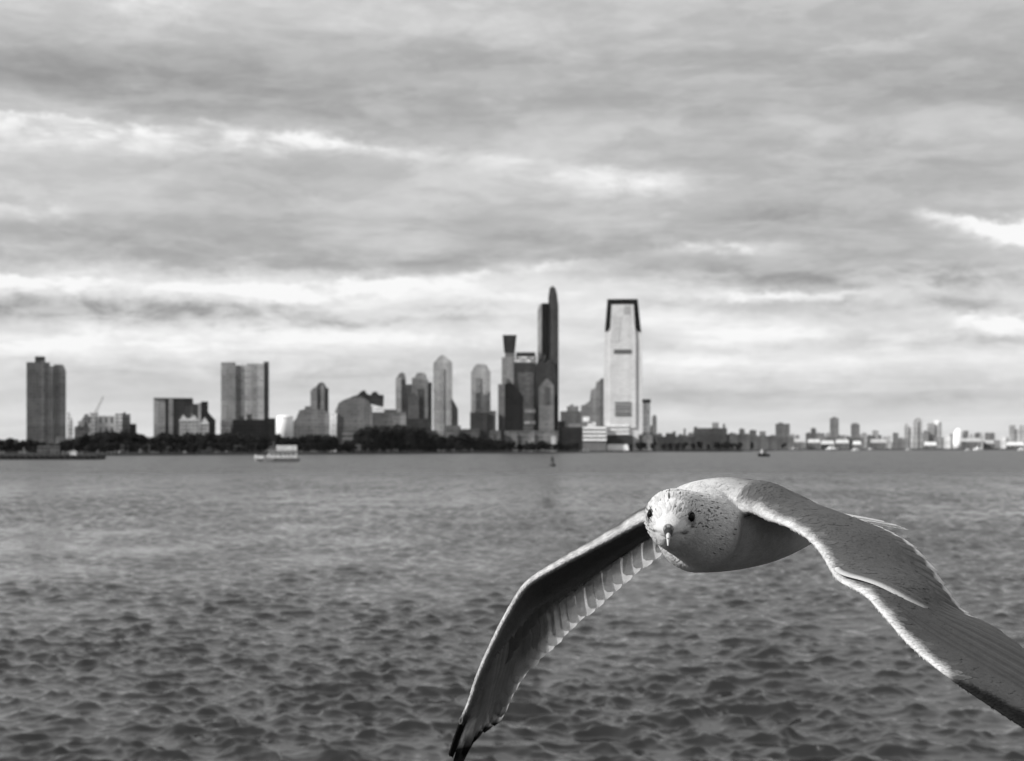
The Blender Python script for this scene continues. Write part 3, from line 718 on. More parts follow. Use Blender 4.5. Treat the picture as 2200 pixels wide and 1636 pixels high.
mb = MB(); mb.box(-0.2, 8.8, -2.5, -2.35, 4.86, 7.0); mb.box(8.6, 8.8, -2.3, 2.3, 4.86, 7.0); mb.box(-0.2, 8.8, 2.35, 2.5, 4.86, 7.0); mb.build('canopy_screen', pm(205), fe)
mb0 = MB(); mb0.tube((0,0,0), (0,0,2.1), 0.07, 0.07, 6); po = mb0.build('post', pm(150), fe); po.location = (0.2,-2.3,4.85)
for x_, y_ in ((2.4,-2.3),(4.6,-2.3),(6.8,-2.3),(8.6,-2.3),(0.2,2.3),(4.6,2.3),(8.6,2.3)):
    c = po.copy(); COL.objects.link(c); c.location = (x_, y_, 4.85)
mb = MB()
for z_ in (5.3, 5.75): mb.box(-0.2, 9.4, -2.82, -2.76, z_, z_+0.06)
for z_ in (2.0, 2.5): mb.tube((-5.6,-2.2,z_), (-9.2,-1.2,z_+0.3), 0.05, 0.05, 5)
mb.build('railing', pm(150), fe)
mb = MB(); mb.tube((-1.6,0,6.6), (-1.4,0,9.4), 0.09, 0.05, 6); mb.box(-2.3,-0.7,-0.06,0.06,8.3,8.42); mb.build('mast', pm(120), fe)

def small_boat(px, wy, length_px, g, label, cabin=True, group=None, flip=False, name='motorboat'):
    d = CAMZ*FPX/(wy-HY); L = length_px/FPX*d
    o = empty(name, at(px, HY, d), label, 'boat', group); o.location.z = 0; o.rotation_euler.z = 3.3 if flip else 0.2
    v, f = hull_mesh(L, L*0.34, L*0.13, -0.4, L*0.05, 12); mesh_obj('hull', v, f, pm(g), o)
    mb = MB(); mb.prism([(-L*0.2,L*0.12),(L*0.3,L*0.12),(L*0.28,L*0.30),(-L*0.1,L*0.30)], -L*0.12, L*0.12); mb.build('cabin', pm(min(250, g+10)), o)
    mb = MB(); mb.prism([(-L*0.14,L*0.2),(L*0.24,L*0.2),(L*0.23,L*0.27),(-L*0.1,L*0.27)], -L*0.124, -L*0.119); mb.build('window', plain(0.04, 0.2, 'boat_glass'), o)
    mb = MB(); mb.tube((0,0,L*0.3), (0,0,L*0.5), L*0.012, L*0.008, 6); mb.build('mast', pm(120), o)
    return o
small_boat(682, 974.5, 44, 205, 'small white motorboat by the shore right of the white ferry')
small_boat(1256, 972.5, 24, 240, 'small white boat below the striped block')
small_boat(1622, 968.6, 18, 245, 'small white boat moored behind the tug')
sp = [(1706,20,150,'pale grey boat, first right of the dark tug'),(1788,26,255,'bright white boat below the narrow lone tower'),(1838,16,225,'white boat below the short dark lone tower'),
      (1870,14,200,'pale boat between lone towers and far cluster'),(1952,14,170,'grey boat left below the far tower cluster'),(2080,12,190,'small pale boat under the domed tank'),
      (2101,22,255,'brightest white boat right of the domed tank'),(2196,16,235,'white boat at the right edge of the water')]
for i, (x, l, g, lab) in enumerate(sp): small_boat(x, 967.6 + 0.25*(i % 3), l, g, lab, group='boats moored off the right shore', flip=i % 2 == 1)
# tug
d = CAMZ*FPX/(981.5-HY); tg = empty('tugboat', at(1640, HY, d), 'small black tug with grey wheelhouse on the right of the open water', 'tugboat'); tg.location.z = 0; tg.rotation_euler.z = 0.55
v, f = hull_mesh(9.0, 3.6, 1.7, -0.5, 0.9); mesh_obj('hull', v, f, plain(0.012, 0.6, 'black_hull'), tg)
mb = MB(); mb.box(-1.8, 2.2, -1.2, 1.2, 1.5, 3.0); mb.build('deckhouse', pm(120), tg)
mb = MB(); mb.prism([(-1.5,3.0),(0.9,3.0),(0.8,4.7),(-1.3,4.7)], -1.0, 1.0); wh = mb.build('wheelhouse', pm(150), tg)
mb = MB(); mb.box(-1.3, 0.7, -1.06, -0.98, 3.7, 4.4); mb.build('window', plain(0.03, 0.2, 'boat_glass'), wh)
mb = MB(); mb.tube((1.6,0,3.0), (1.7,0,4.4), 0.4, 0.35, 10); mb.build('funnel', pm(40), tg)
mb = MB(); mb.tube((-0.3,0,4.7), (-0.2,0,7.2), 0.08, 0.05, 6); mb.build('mast', pm(70), tg)
# buoy
d = 545; bu = empty('buoy', at(1187, HY, d), 'dark lattice channel buoy floating alone in the middle of the water', 'buoy'); bu.location.z = 0
bu.rotation_euler = (0.03, -0.05, 0.4)
BK = plain(0.012, 0.55, 'buoy_paint', 2.0)
mb = MB(); mb.lathe([(0.01,-1.0),(0.9,-0.9),(1.15,-0.2),(1.15,0.5),(0.95,0.8),(0.01,0.85)], n=24); mb.build('float', BK, bu, True)
mb = MB()
for i in range(4):
    a = math.pi/4 + i*math.pi/2; mb.tube((0.75*math.cos(a),0.75*math.sin(a),0.75), (0.28*math.cos(a),0.28*math.sin(a),3.1), 0.09, 0.07, 6)
for zz, rr in ((1.5,0.6),(2.3,0.44)):
    for i in range(4):
        a, b2 = math.pi/4+i*math.pi/2, math.pi/4+(i+1)*math.pi/2
        mb.tube((rr*math.cos(a),rr*math.sin(a),zz), (rr*math.cos(b2),rr*math.sin(b2),zz), 0.05, 0.05, 5)
        mb.tube((rr*math.cos(a),rr*math.sin(a),zz), ((rr-.16)*math.cos(b2),(rr-.16)*math.sin(b2),zz+0.75), 0.035, 0.035, 5)
mb.build('lattice', plain(0.05, 0.6, 'buoy_steel'), bu)
mb = MB(); mb.box(-0.42,0.42,-0.05,0.05,2.0,3.0); mb.box(-0.05,0.05,-0.42,0.42,2.0,3.0); mb.build('radar_reflector', plain(0.05, 0.6, 'buoy_steel'), bu)
mb = MB(); mb.lathe([(0.01,3.1),(0.3,3.1),(0.3,3.2),(0.16,3.25),(0.16,3.7),(0.08,3.85),(0.01,3.88)], n=14); mb.build('lantern', plain(0.08, 0.4, 'lantern'), bu)

# ------------------------------------------------------------------ thin sea air
mb = MB(); mb.box(-9500, 9500, -400, 14600, -4, 430)
hz = bpy.data.materials.new('haze_air'); hz.use_nodes = True; hz.node_tree.nodes.clear()
o_ = hz.node_tree.nodes.new('ShaderNodeOutputMaterial'); v_ = hz.node_tree.nodes.new('ShaderNodeVolumePrincipled')
v_.inputs['Color'].default_value = (0.9, 0.9, 0.9, 1); v_.inputs['Density'].default_value = 6e-6
hz.node_tree.links.new(v_.outputs[0], o_.inputs['Volume'])
tag(mb.build('haze', hz), kind='stuff')

# ------------------------------------------------------------------ the gull
def plumage(name='plumage', translucent=0.0, spots=False):
    m, t, b = new_mat(name)
    nt = m.node_tree
    tone = t.node('ShaderNodeAttribute', attribute_name='tone').outputs['Fac']
    P = t.node('ShaderNodeTexCoord').outputs['Object']
    fine = t.noise(P, 900, 4, 0.65)
    med = t.noise(P, 110, 4, 0.6, 0.4)
    col = t.math('MULTIPLY', tone, t.math('MULTIPLY', t.ramp(fine, 0.25, 0.75, 0.86, 1.12), t.ramp(med, 0.25, 0.75, 0.88, 1.10)))
    if spots:
        sp = t.node('ShaderNodeAttribute', attribute_name='spot').outputs['Fac']
        s = t.sep(P)
        # streaks run down and back along the nape
        vv = t.xyz(t.math('MULTIPLY', t.math('ADD', s[0], t.math('MULTIPLY', s[2], -0.5)), 1.9), t.math('MULTIPLY', s[1], 1.0), t.math('MULTIPLY', s[2], 0.75))
        n1 = t.noise(vv, 270, 3, 0.55, 0.3)
        n2 = t.noise(vv, 480, 2, 0.5)
        th = t.math('SUBTRACT', 0.82, t.math('MULTIPLY', sp, 0.275))
        k1 = t.ramp(t.math('SUBTRACT', n1, th), -0.015, 0.035)
        k2 = t.ramp(t.math('SUBTRACT', n2, t.math('ADD', th, 0.06)), -0.01, 0.04)
        k = t.math('MAXIMUM', k1, t.math('MULTIPLY', k2, 0.7))
        col = t.math('MULTIPLY', col, t.math('SUBTRACT', 1.0, t.math('MULTIPLY', k, 0.82)))
    t.put(b.inputs['Base Color'], t.grey(col))
    b.inputs['Roughness'].default_value = 0.75; b.inputs['Specular IOR Level'].default_value = 0.1
    t.put(b.inputs['Sheen Weight'], t.math('MULTIPLY', tone, 0.3)); b.inputs['Sheen Roughness'].default_value = 0.5
    t.put(b.inputs['Normal'], t.bump(t.math('ADD', t.math('MULTIPLY', med, 1.0), t.math('MULTIPLY', fine, 0.3)), 0.35, 0.0025))
    if translucent > 0:
        tr = t.node('ShaderNodeBsdfTranslucent'); t.put(tr.inputs[0], t.grey(col))
        mx = t.node('ShaderNodeMixShader'); mx.inputs[0].default_value = translucent
        nt.links.new(b.outputs[0], mx.inputs[1]); nt.links.new(tr.outputs[0], mx.inputs[2])
        nt.links.new(mx.outputs[0], nt.nodes['Material Output'].inputs[0])
    return m

def catmull(P, n):
    """P: array (k,m) of control rows -> n rows"""
    P = np.asarray(P, float); k = len(P)
    E = np.vstack([2*P[0]-P[1], P, 2*P[-1]-P[-2]])
    out = []
    for u in np.linspace(0, k-1, n):
        i = min(int(u), k-2); t = u-i
        a, b, c, d = E[i], E[i+1], E[i+2], E[i+3]
        out.append(0.5*((2*b)+(-a+c)*t+(2*a-5*b+4*c-d)*t*t+(-a+3*b-3*c+d)*t**3))
    return np.array(out)

def unit(v): return v/np.linalg.norm(v)
def smooth01(x): x = np.clip(x, 0, 1); return x*x*(3-2*x)

WHITE, MANTLE, UNDER, BLACK = 0.50, 0.078, 0.13, 0.006  # UNDER: whitish underwing, its shade included as a darker grey

class Wing:
    def __init__(s, rows):
        le = [list(at(*r[:3])) for r in rows]; te = [list(at(*r[3:])) for r in rows]
        s.n = 121
        s.LE = catmull(le, s.n); s.TE = catmull(te, s.n)
    def edge(s, E, u):
        u = np.clip(u, 0, 1)*(s.n-1); i = min(int(u), s.n-2); return E[i]+(E[i+1]-E[i])*(u-i)
    def raw(s, u, c):
        over = max(0.0, u-1.0)
        p = s.edge(s.LE, u)*(1-c)+s.edge(s.TE, u)*c
        if over: p = p + (s.LE[-1]-s.LE[-6])*over*24
        return p
    def nrm(s, u, c):
        e = 0.02; u0 = min(max(u, e), 1-e)
        n = np.cross(s.raw(u0+e, c)-s.raw(u0-e, c), s.raw(u0, min(c+0.1, 1.0))-s.raw(u0, c-0.1 if c > 0.1 else 0))
        n = unit(n); return n if n[2] > 0 else -n
    def P(s, u, c, off=0.0):
        ch = np.linalg.norm(s.edge(s.TE, u)-s.edge(s.LE, u))
        cc = min(max(c, 0), 1)
        camber = 0.26*cc**0.8*(1-cc)*ch*(1-0.6*min(u,1))
        return s.raw(u, c)+s.nrm(u, cc)*(camber+off)

RW = Wing([(1535,1108,1.395,1580,1078,1.49),(1602,1098,1.352,1665,1056,1.462),(1658,1117,1.325,1745,1090,1.435),(1702,1136,1.30,1820,1114,1.41),
           (1735,1158,1.28,1870,1129,1.39),(1764,1191,1.26,1925,1152,1.365),(1784,1227,1.24,1968,1182,1.345),(1803,1250,1.22,2010,1232,1.32),
           (1856,1279,1.19,2045,1285,1.29),(1900,1327,1.165,2075,1322,1.265),(1958,1392,1.14,2130,1350,1.235),(2039,1458,1.11,2200,1403,1.20),
           (2142,1528,1.08,2310,1490,1.16),(2250,1597,1.05,2400,1580,1.12),(2450,1730,1.01,2500,1720,1.04)])
LW = Wing([(1480,1100,1.385,1545,1130,1.50),(1389,1110,1.42,1440,1180,1.525),(1325,1144,1.44,1385,1215,1.54),(1258,1180,1.46,1335,1255,1.555),
           (1200,1211,1.475,1291,1294,1.57),(1150,1240,1.49,1245,1332,1.58),(1120,1266,1.50,1205,1368,1.588),(1087,1320,1.525,1165,1405,1.60),
           (1055,1384,1.55,1125,1445,1.615),(1026,1449,1.575,1092,1497,1.63),(1007,1506,1.595,1070,1545,1.645),(984,1562,1.615,1033,1590,1.655),(955,1650,1.645,985,1668,1.665)])

def build_gull():
    root = empty('gull', at(1570, 1125, 1.42), 'white and grey gull flying towards the camera with drooping wings, low on the right', 'gull')
    O = np.array(root.location)
    V, Fc, TONE, SPOT, FLOW = [], [], [], [], []
    def grid(rows, closed, tones, spots, flows):
        n0 = len(V); m = len(rows[0])
        for r in rows: V.extend([np.asarray(p) for p in r])
        for r in tones: TONE.extend(r)
        for r in spots: SPOT.extend(r)
        for r in flows: FLOW.extend(r)
        for i in range(len(rows)-1):
            for j in range(m if closed else m-1):
                Fc.append((n0+i*m+j, n0+i*m+(j+1) % m, n0+(i+1)*m+(j+1) % m, n0+(i+1)*m+j))
        Fc.append(tuple(n0+j for j in range(m-1, -1, -1))); Fc.append(tuple(n0+(len(rows)-1)*m+j for j in range(m)))
    # --- trunk, neck and head: one loft
    B = np.array(at(1572, 1126, 1.42)); Fw = np.array((-0.67, -0.743, 0.0))
    Hc = np.array(at(1446, 1113, 1.302)); hd = unit(np.array((-0.22, -0.93, -0.28)))
    rows = []
    for f_, hw, hu, hl in ((-0.175,.012,.005,.005),(-0.14,.022,.011,.014),(-0.09,.035,.026,.028),(-0.04,.044,.037,.037),(0.01,.0445,.041,.0405),(0.05,.0380,.0375,.0400)):
        rows.append(list(B+Fw*f_)+[hw, hu, hl])
    rows.append(list(B*0.46+Hc*0.54-np.array((-0.002,0,0.005)))+[.0305,.0300,.0365])
    rows.append(list(B*0.19+Hc*0.81+np.array((-0.0005,0,-0.002)))+[.0236,.0255,.0290])
    for p, hw, hu, hl, dz in ((0.0,.0222,.0232,.0250,0),(0.009,.0203,.0216,.0235,0),(0.0165,.0172,.0184,.0215,-.0005),(0.0225,.0138,.0142,.0175,-.001),(0.028,.0098,.0102,.0128,-.0015),(0.032,.0060,.0066,.0082,-.0022),(0.0345,.003,.0035,.0045,-.0028)):
        c = Hc+hd*p; rows.append([c[0], c[1], c[2]+dz, hw, hu, hl])
    C = catmull(rows, 190); m = 72
    ctr = C[:, :3]; tan = np.gradient(ctr, axis=0)
    for k in range(6):                                     # smooth the turning frames
        tan[1:-1] = (tan[:-2]+tan[1:-1]*2+tan[2:])/4
    g_rows, g_t, g_s = [], [], []
    sd0 = unit(np.cross(hd, np.array((0.06, 0, 1.0)))); u20 = np.cross(sd0, hd)
    up = np.array((0.06, 0, 1.0))
    frac = np.linspace(0, len(rows)-1, 190)
    for i in range(190):
        tn = unit(tan[i]); sd = unit(np.cross(tn, up)); u2 = np.cross(sd, tn)
        hw, hu, hl = np.maximum(C[i, 3:], 0.0015)
        r, tr, sr = [], [], []
        for j in range(m):
            a = 2*math.pi*j/m; ca, sa = math.cos(a), math.sin(a)
            p = ctr[i]+sd*hw*ca+u2*(hu if sa > 0 else hl)*sa
            # cheeks, brow and eye hollow give the face its planes
            fr = frac[i]
            r.append(p)
            tone = WHITE
            back = smooth01((5.0-fr)/1.6)*smooth01((sa-0.15)/0.35)
            tone = tone*(1-back)+MANTLE*1.25*back
            if fr > 6.5:                                       # dusky lores and the gape line
                for sgn in (-1, 1):
                    e_ = Hc+hd*0.0155+sd0*sgn*0.0160+u20*0.0035
                    q_ = p-e_; dd = math.sqrt(float(np.dot(q_, q_)))
                    tone *= 1-0.62*smooth01((0.0085-dd)/0.005)
                    r2 = p-Hc; ax_, ay_, az_ = float(np.dot(r2, sd0))*sgn, float(np.dot(r2, u20)), float(np.dot(r2, hd))
                    if az_ > 0.010 and ax_ > 0:
                        tq = min(1, max(0, (ax_-0.003)/0.0095)); gy = -0.0020+0.0012*math.sin(tq*3.1)-0.0016*tq
                        dq = math.hypot(ax_-(0.003+0.0095*tq), ay_-gy)
                        tone *= 1-(0.35+0.6*smooth01((tq-0.55)/0.3))*smooth01((0.0016-dq)/0.0009)
            tr.append(tone)
            s_ = smooth01((fr-6.1)/0.7)*(1-smooth01((fr-10.2)/1.2))*smooth01((sa+0.55)/0.6)
            neck = smooth01((fr-5.6)/0.8)*(1-smooth01((fr-7.4)/1.2))*smooth01((sa+0.75)/0.5)*0.28
            sr.append(max(s_*(0.62+0.38*smooth01((0.75-abs(sa-0.25))/0.6)), neck))
        g_rows.append(r); g_t.append(tr); g_s.append(sr)
    grid(g_rows, True, g_t, g_s, [[-unit(tan[i])*(1.0 if frac[i] > 5 else 1.6)]*m for i in range(190)])
    # --- arms of the wings: airfoil lofts that end inside the trunk
    def arm(W, nu=110, upper_white=0.07, root=0.006, u1=0.93, cover=None):
        rows, ts, ss, fl_ = [], [], [], []
        cs = list(np.linspace(0, 1, 17)**1.6)
        for iu in range(nu):
            u = u1*iu/(nu-1)
            cm = 0.62-0.20*smooth01((u-0.35)/0.4)-0.14*smooth01((u-0.72)/0.2)
            if cover: cm = cover-0.10*smooth01((u-0.5)/0.3)-0.25*smooth01((u-0.85)/0.13)
            th = (0.0062 if W is RW else 0.0090)*(1-u)+0.0020+root*(1-smooth01(u/0.2))
            r, t_, s_ = [], [], []
            fd = unit(W.P(u, 0.6)-W.P(u, 0.2))+0.8*unit(W.P(min(u+0.03, 1), 0.4)-W.P(u-0.03 if u > 0.03 else 0, 0.4)); fl_.append([unit(fd)*(2.0 if u > 0.06 else 1.6)]*33)
            prof = [(c, 1) for c in cs[::-1]]+[(c, -1) for c in cs[1:]]
            for c, sg in prof:
                tk = th*(math.sqrt(max(0, c))*1.9*(1-c)+0.16)*0.9 if c > 0 else 0
                tk = max(tk, 0.0013) if c > 0 else 0
                r.append(W.P(u, c*cm, sg*tk))
                rag = 0.025*mnoise.noise((u*70, c*3, 5.0))+0.012*mnoise.noise((u*190, c*6, 1.0))
                if sg > 0:
                    w = upper_white*(1.0+0.5*smooth01((u-0.5)/0.1)); e = smooth01((w+rag*1.2-c*cm)/0.035)
                    inner = 1-smooth01((u-0.015)/0.05)
                    tone = MANTLE*(1.0+0.5*rag)*(1-0.25*smooth01((u-0.5)/0.15))
                    tone = tone+(WHITE*0.98-tone)*max(e, inner*0.5)
                else:
                    e = smooth01((0.034+rag*0.5-c*cm)/0.022); tone = UNDER*(0.55+0.6*smooth01((c-0.45)/0.4))*(1+0.9*smooth01((u-0.42)/0.2)); tone = tone+(WHITE*0.98-tone)*e  # inner underwing toned down further for its shade
                if W is LW: tone = tone+(BLACK-tone)*smooth01((u-0.85)/0.06)
                else: tone = tone+(BLACK-tone)*smooth01((u-0.765)/0.03)*smooth01((0.012+1.25*(u-0.765)+rag*0.7-c*cm)/0.025)
                t_.append(tone); s_.append(0.0)
            rows.append(r); ts.append(t_); ss.append(s_)
        grid(rows, True, ts, ss, fl_)
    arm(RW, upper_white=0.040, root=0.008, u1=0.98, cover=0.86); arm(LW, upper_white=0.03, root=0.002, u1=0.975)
    # --- fuse into one continuous skin
    V_ = [Vector(p-O) for p in V]
    src = bpy.data.meshes.new('skin'); src.from_pydata([tuple(p) for p in V_], [], Fc); src.update()
    bm = bmesh.new(); bm.from_mesh(src); bmesh.ops.recalc_face_normals(bm, faces=bm.faces[:]); bm.to_mesh(src); bm.free()
    tmp = bpy.data.objects.new('skin', src); COL.objects.link(tmp)
    rm = tmp.modifiers.new('r', 'REMESH'); rm.mode = 'VOXEL'; rm.voxel_size = 0.00105; rm.adaptivity = 0.0
    sm = tmp.modifiers.new('s', 'SMOOTH'); sm.iterations = 5; sm.factor = 0.5
    dg = bpy.context.evaluated_depsgraph_get()
    me = bpy.data.meshes.new_from_object(tmp.evaluated_get(dg))
    kd = kdtree.KDTree(len(V_)); nr = [v.normal.copy() for v in src.vertices]
    for i, p in enumerate(V_): kd.insert(p, i)
    kd.balance()
    tone, spot = [], []
    for v in me.vertices:
        c = kd.find_n(v.co, 7); wsum = ts = ss = 0.0
        for co, i, dist in c:
            w = (1.0 if nr[i].dot(v.normal) > 0.1 else 0.02)/(dist+0.0003); wsum += w; ts += w*TONE[i]; ss += w*SPOT[i]
        tone.append(ts/wsum); spot.append(ss/wsum)
    # relax the skin where neck, shoulders and trunk run into one another
    co = np.empty(len(me.vertices)*3); me.vertices.foreach_get('co', co); co = co.reshape(-1, 3)
    ed = np.empty(len(me.edges)*2, int); me.edges.foreach_get('vertices', ed); ed = ed.reshape(-1, 2)
    deg = np.bincount(ed.ravel(), minlength=len(co)).astype(float)[:, None]
    mask = np.zeros(len(co))
    for c_, r_ in ((B*0.44+Hc*0.56-O+np.array((0.012,0,-0.004)), 0.046), (np.array(at(1560, 1090, 1.40))-O, 0.034), (B+Fw*0.03-O, 0.05)):
        mask = np.maximum(mask, smooth01((r_-np.linalg.norm(co-c_, axis=1))/(r_*0.5)))
    mask *= smooth01((np.linalg.norm(co-(Hc+hd*0.006-O), axis=1)-0.030)/0.012)
    for _ in range(160):
        acc = np.zeros_like(co); np.add.at(acc, ed[:, 0], co[ed[:, 1]]); np.add.at(acc, ed[:, 1], co[ed[:, 0]])
        co += (acc/deg-co)*(0.6*mask[:, None])
    me.vertices.foreach_set('co', co.ravel()); me.update()
    bpy.data.objects.remove(tmp); bpy.data.meshes.remove(src)
    me.name = 'body'
    # small contour feathers lying over the skin, pointing back along the flow of the plumage
    rng = random.Random(5); FL = np.array(FLOW)
    tv, tf, tt = [], [], []
    me.calc_loop_triangles()
    for p_ in me.polygons:
        c0 = p_.center
        if rng.random() > p_.area/4.2e-6: continue
        _, ki, _ = kd.find(c0)
        n_ = np.array(p_.normal); f_ = FL[ki]; sc = np.linalg.norm(f_)
        f_ = f_-n_*np.dot(f_, n_); nf = np.linalg.norm(f_)
        if nf < 0.05: continue
        f_ = unit(f_/nf+np.array([rng.gauss(0, 0.16) for _ in range(3)])*0.8); f_ = unit(f_-n_*np.dot(f_, n_))
        cc = np.array(c0); fwd = float(np.dot(cc+O-Hc, hd))
        inhead = np.linalg.norm(cc+O-Hc) < 0.034
        if inhead and fwd > 0.0255: continue
        if any(np.linalg.norm(cc+O-(Hc+hd*0.0155+sd0*sg*0.0160+u20*0.0064)) < 0.0052 for sg in (-1, 1)): continue
        k0 = p_.vertices[0]; to, so = tone[k0], spot[k0]
        L_ = (0.0046 if inhead else 0.0040*sc)*rng.uniform(0.7, 1.3); w_ = L_*(0.15 if sc < 1.3 else 0.22)
        flat = sc > 1.9
        if flat and 0.045 < to < 0.12 and max(tone[q] for q in p_.vertices)-min(tone[q] for q in p_.vertices) < 0.02 and not any(abs(tone[q]-to) > 0.02 for q in p_.vertices):
            if rng.random() < 0.5: continue
            L_ = 0.0085*rng.uniform(0.75, 1.25); w_ = L_*0.26
        elif flat: L_ = 0.0026*rng.uniform(0.7, 1.3); w_ = L_*0.22
        g_ = to*(rng.uniform(0.95, 1.05) if flat else rng.uniform(0.90, 1.10) if inhead else rng.uniform(0.95, 1.05))
        if rng.random() < so*0.15: g_ *= rng.uniform(0.10, 0.45); L_ *= 1.15; w_ *= 0.95
        sd_ = np.cross(n_, f_); b_ = len(tv); lift = rng.uniform(0.00015, 0.0005)*(1 if inhead else 0.45 if sc < 1.9 else 0.1)
        for a_, wk, h_ in ((0, 0.55, 0.00008), (0.45, 1.0, 0.00022+lift*0.5), (0.8, 0.75, 0.00022+lift)):
            q_ = cc+f_*L_*(a_-0.3)+n_*h_
            tv.append(q_-sd_*w_*wk); tv.append(q_+n_*0.00012); tv.append(q_+sd_*w_*wk); tt += [g_*1.03, g_*0.95, g_*1.03]
        tv.append(cc+f_*L_*0.72+n_*(0.0003+lift)); tt.append(g_*1.06)
        for q0 in (0, 3): tf.append((b_+q0, b_+q0+1, b_+q0+4, b_+q0+3)); tf.append((b_+q0+1, b_+q0+2, b_+q0+5, b_+q0+4))
        tf.append((b_+6, b_+7, b_+9)); tf.append((b_+7, b_+8, b_+9))
    tuft = mesh_obj('contour_feather', tv, tf, plumage('down', 0.12), root, True, {'tone': tt}); tuft['kind'] = 'stuff'
    for k_, vals in (('tone', tone), ('spot', spot)):
        a = me.attributes.new(k_, 'FLOAT', 'POINT'); a.data.foreach_set('value', vals)
    me.polygons.foreach_set('use_smooth', [True]*len(me.polygons))
    me.materials.clear(); me.materials.append(plumage('plumage', 0.0, True))
    body = link(bpy.data.objects.new('body', me), root)
    # --- flight feathers
    FM = plumage('feather_vane', 0.56); FT = plumage('feather_vane', 0.15)
    def feather(W, name, ur, cr_, ut, ct, hw, side, lay, tone_fn, tiltk=0.0012, n=22, mm=6, tip=0.16, cexp=1.0):
        vs, fs, tn = [], [], []
        for i in range(n+1):
            a = i/n
            w = hw*min(1.0, 0.35+a*2.2)*(1.0 if a < 1-tip else math.sqrt(max(0.0, 1-((a-(1-tip))/tip)**2))*0.97+0.03)
            u = ur+(ut-ur)*a; c = cr_+(ct-cr_)*a**cexp
            e = 0.01
            p0 = W.P(min(u, 1.0), c); dS = unit(W.P(ur+(ut-ur)*min(1,a+e), cr_+(ct-cr_)*min(1,a+e)**cexp)-W.P(ur+(ut-ur)*(a-e), cr_+(ct-cr_)*max(0, a-e)**cexp))
            N = W.nrm(min(u,1.0), min(max(c,0),1)); wd = unit(np.cross(N, dS))
            for j in range(mm+1):
                b = -1+2*j/mm
                p = p0+wd*w*b+N*(side*(0.0011+lay*0.0001)+tiltk*b*side-0.0009*b*b*side+0.0006*(1-abs(b))**6)
                vs.append(p-O); tn.append(tone_fn(a, b))
        for i in range(n):
            for j in range(mm):
                q = i*(mm+1)+j; fs.append((q, q+1, q+mm+2, q+mm+1))
        return mesh_obj(name, vs, fs, FT if W is RW else FM, root, True, {'tone': tn})
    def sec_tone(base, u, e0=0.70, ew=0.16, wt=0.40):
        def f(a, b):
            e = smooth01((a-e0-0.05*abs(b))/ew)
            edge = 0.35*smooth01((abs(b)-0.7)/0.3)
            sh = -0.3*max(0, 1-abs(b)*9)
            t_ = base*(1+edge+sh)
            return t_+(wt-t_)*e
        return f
    def pri_tone(base, k, full=False):
        def f(a, b):
            t_ = base*(1+0.3*smooth01((abs(b)-0.75)/0.25)-0.25*max(0, 1-abs(b)*9))
            st = 1.05-0.028*k if k > 3 else 2
            if full: st = -1
            if base > 0.2 and k < 7: t_ = t_+(0.5-0.04*k-t_)*smooth01((a-0.55)/0.3)
            return t_+(BLACK-t_)*smooth01((a-st)/0.06)
        return f
    for W, uw, side in ((RW, 0.52, 1), (LW, 0.52, -1)):
        ns = 17
        for i in range(ns):
            q = i/(ns-1); ut = 0.10+(uw+0.06)*q; ur = max(0.0, ut-0.05-0.07*q)
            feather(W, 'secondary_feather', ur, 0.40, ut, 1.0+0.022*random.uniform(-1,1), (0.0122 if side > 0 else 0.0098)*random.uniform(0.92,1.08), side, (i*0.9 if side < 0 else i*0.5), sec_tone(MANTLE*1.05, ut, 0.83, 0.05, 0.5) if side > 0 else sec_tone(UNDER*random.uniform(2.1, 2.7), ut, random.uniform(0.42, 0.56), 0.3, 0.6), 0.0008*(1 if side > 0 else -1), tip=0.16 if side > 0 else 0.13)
        npz = 10
        for i in range(npz):
            q = i/(npz-1); ut = uw+0.14+(1.0-uw-0.14)*q**0.92; ct = 1.0-0.42*smooth01((q-0.5)/0.5)
            ur = uw-0.03+0.16*q; cr_ = 0.34-0.22*q
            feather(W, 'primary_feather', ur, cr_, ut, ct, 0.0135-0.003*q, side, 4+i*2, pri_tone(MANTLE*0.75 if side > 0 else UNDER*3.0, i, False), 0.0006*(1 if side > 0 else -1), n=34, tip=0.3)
    AS = -1
    # underwing coverts: rounded tips over the quills of the far wing
    for i in range(15):
        q = i/14
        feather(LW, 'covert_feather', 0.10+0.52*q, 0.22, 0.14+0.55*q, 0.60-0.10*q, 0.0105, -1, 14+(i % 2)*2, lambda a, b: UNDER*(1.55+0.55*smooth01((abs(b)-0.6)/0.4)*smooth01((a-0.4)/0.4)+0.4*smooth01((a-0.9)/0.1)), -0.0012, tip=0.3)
    # alula: the pointed thumb feathers over the bend of the near wing
    for k_ in range(3):
        feather(RW, 'alula_feather', 0.455+0.01*k_, 0.035+0.06*k_, 0.652-0.016*k_, 0.40+0.06*k_, 0.0092, 1, 36-7*k_,
                (lambda a, b: MANTLE*1.15+(WHITE-MANTLE*1.15)*smooth01((-b-0.05)/0.5)*(1-0.5*smooth01((a-0.6)/0.4))) if k_ == 0 else (lambda a, b: MANTLE*1.1), 0.0006, n=30, tip=0.8, cexp=1.9)
    # tail fan
    Rt = np.array((-0.743, 0.67, 0.0)); U = np.array((0, 0, 1.0))
    T0 = B-Fw*0.135+U*0.0075; Rt = unit(Rt+U*0.15)
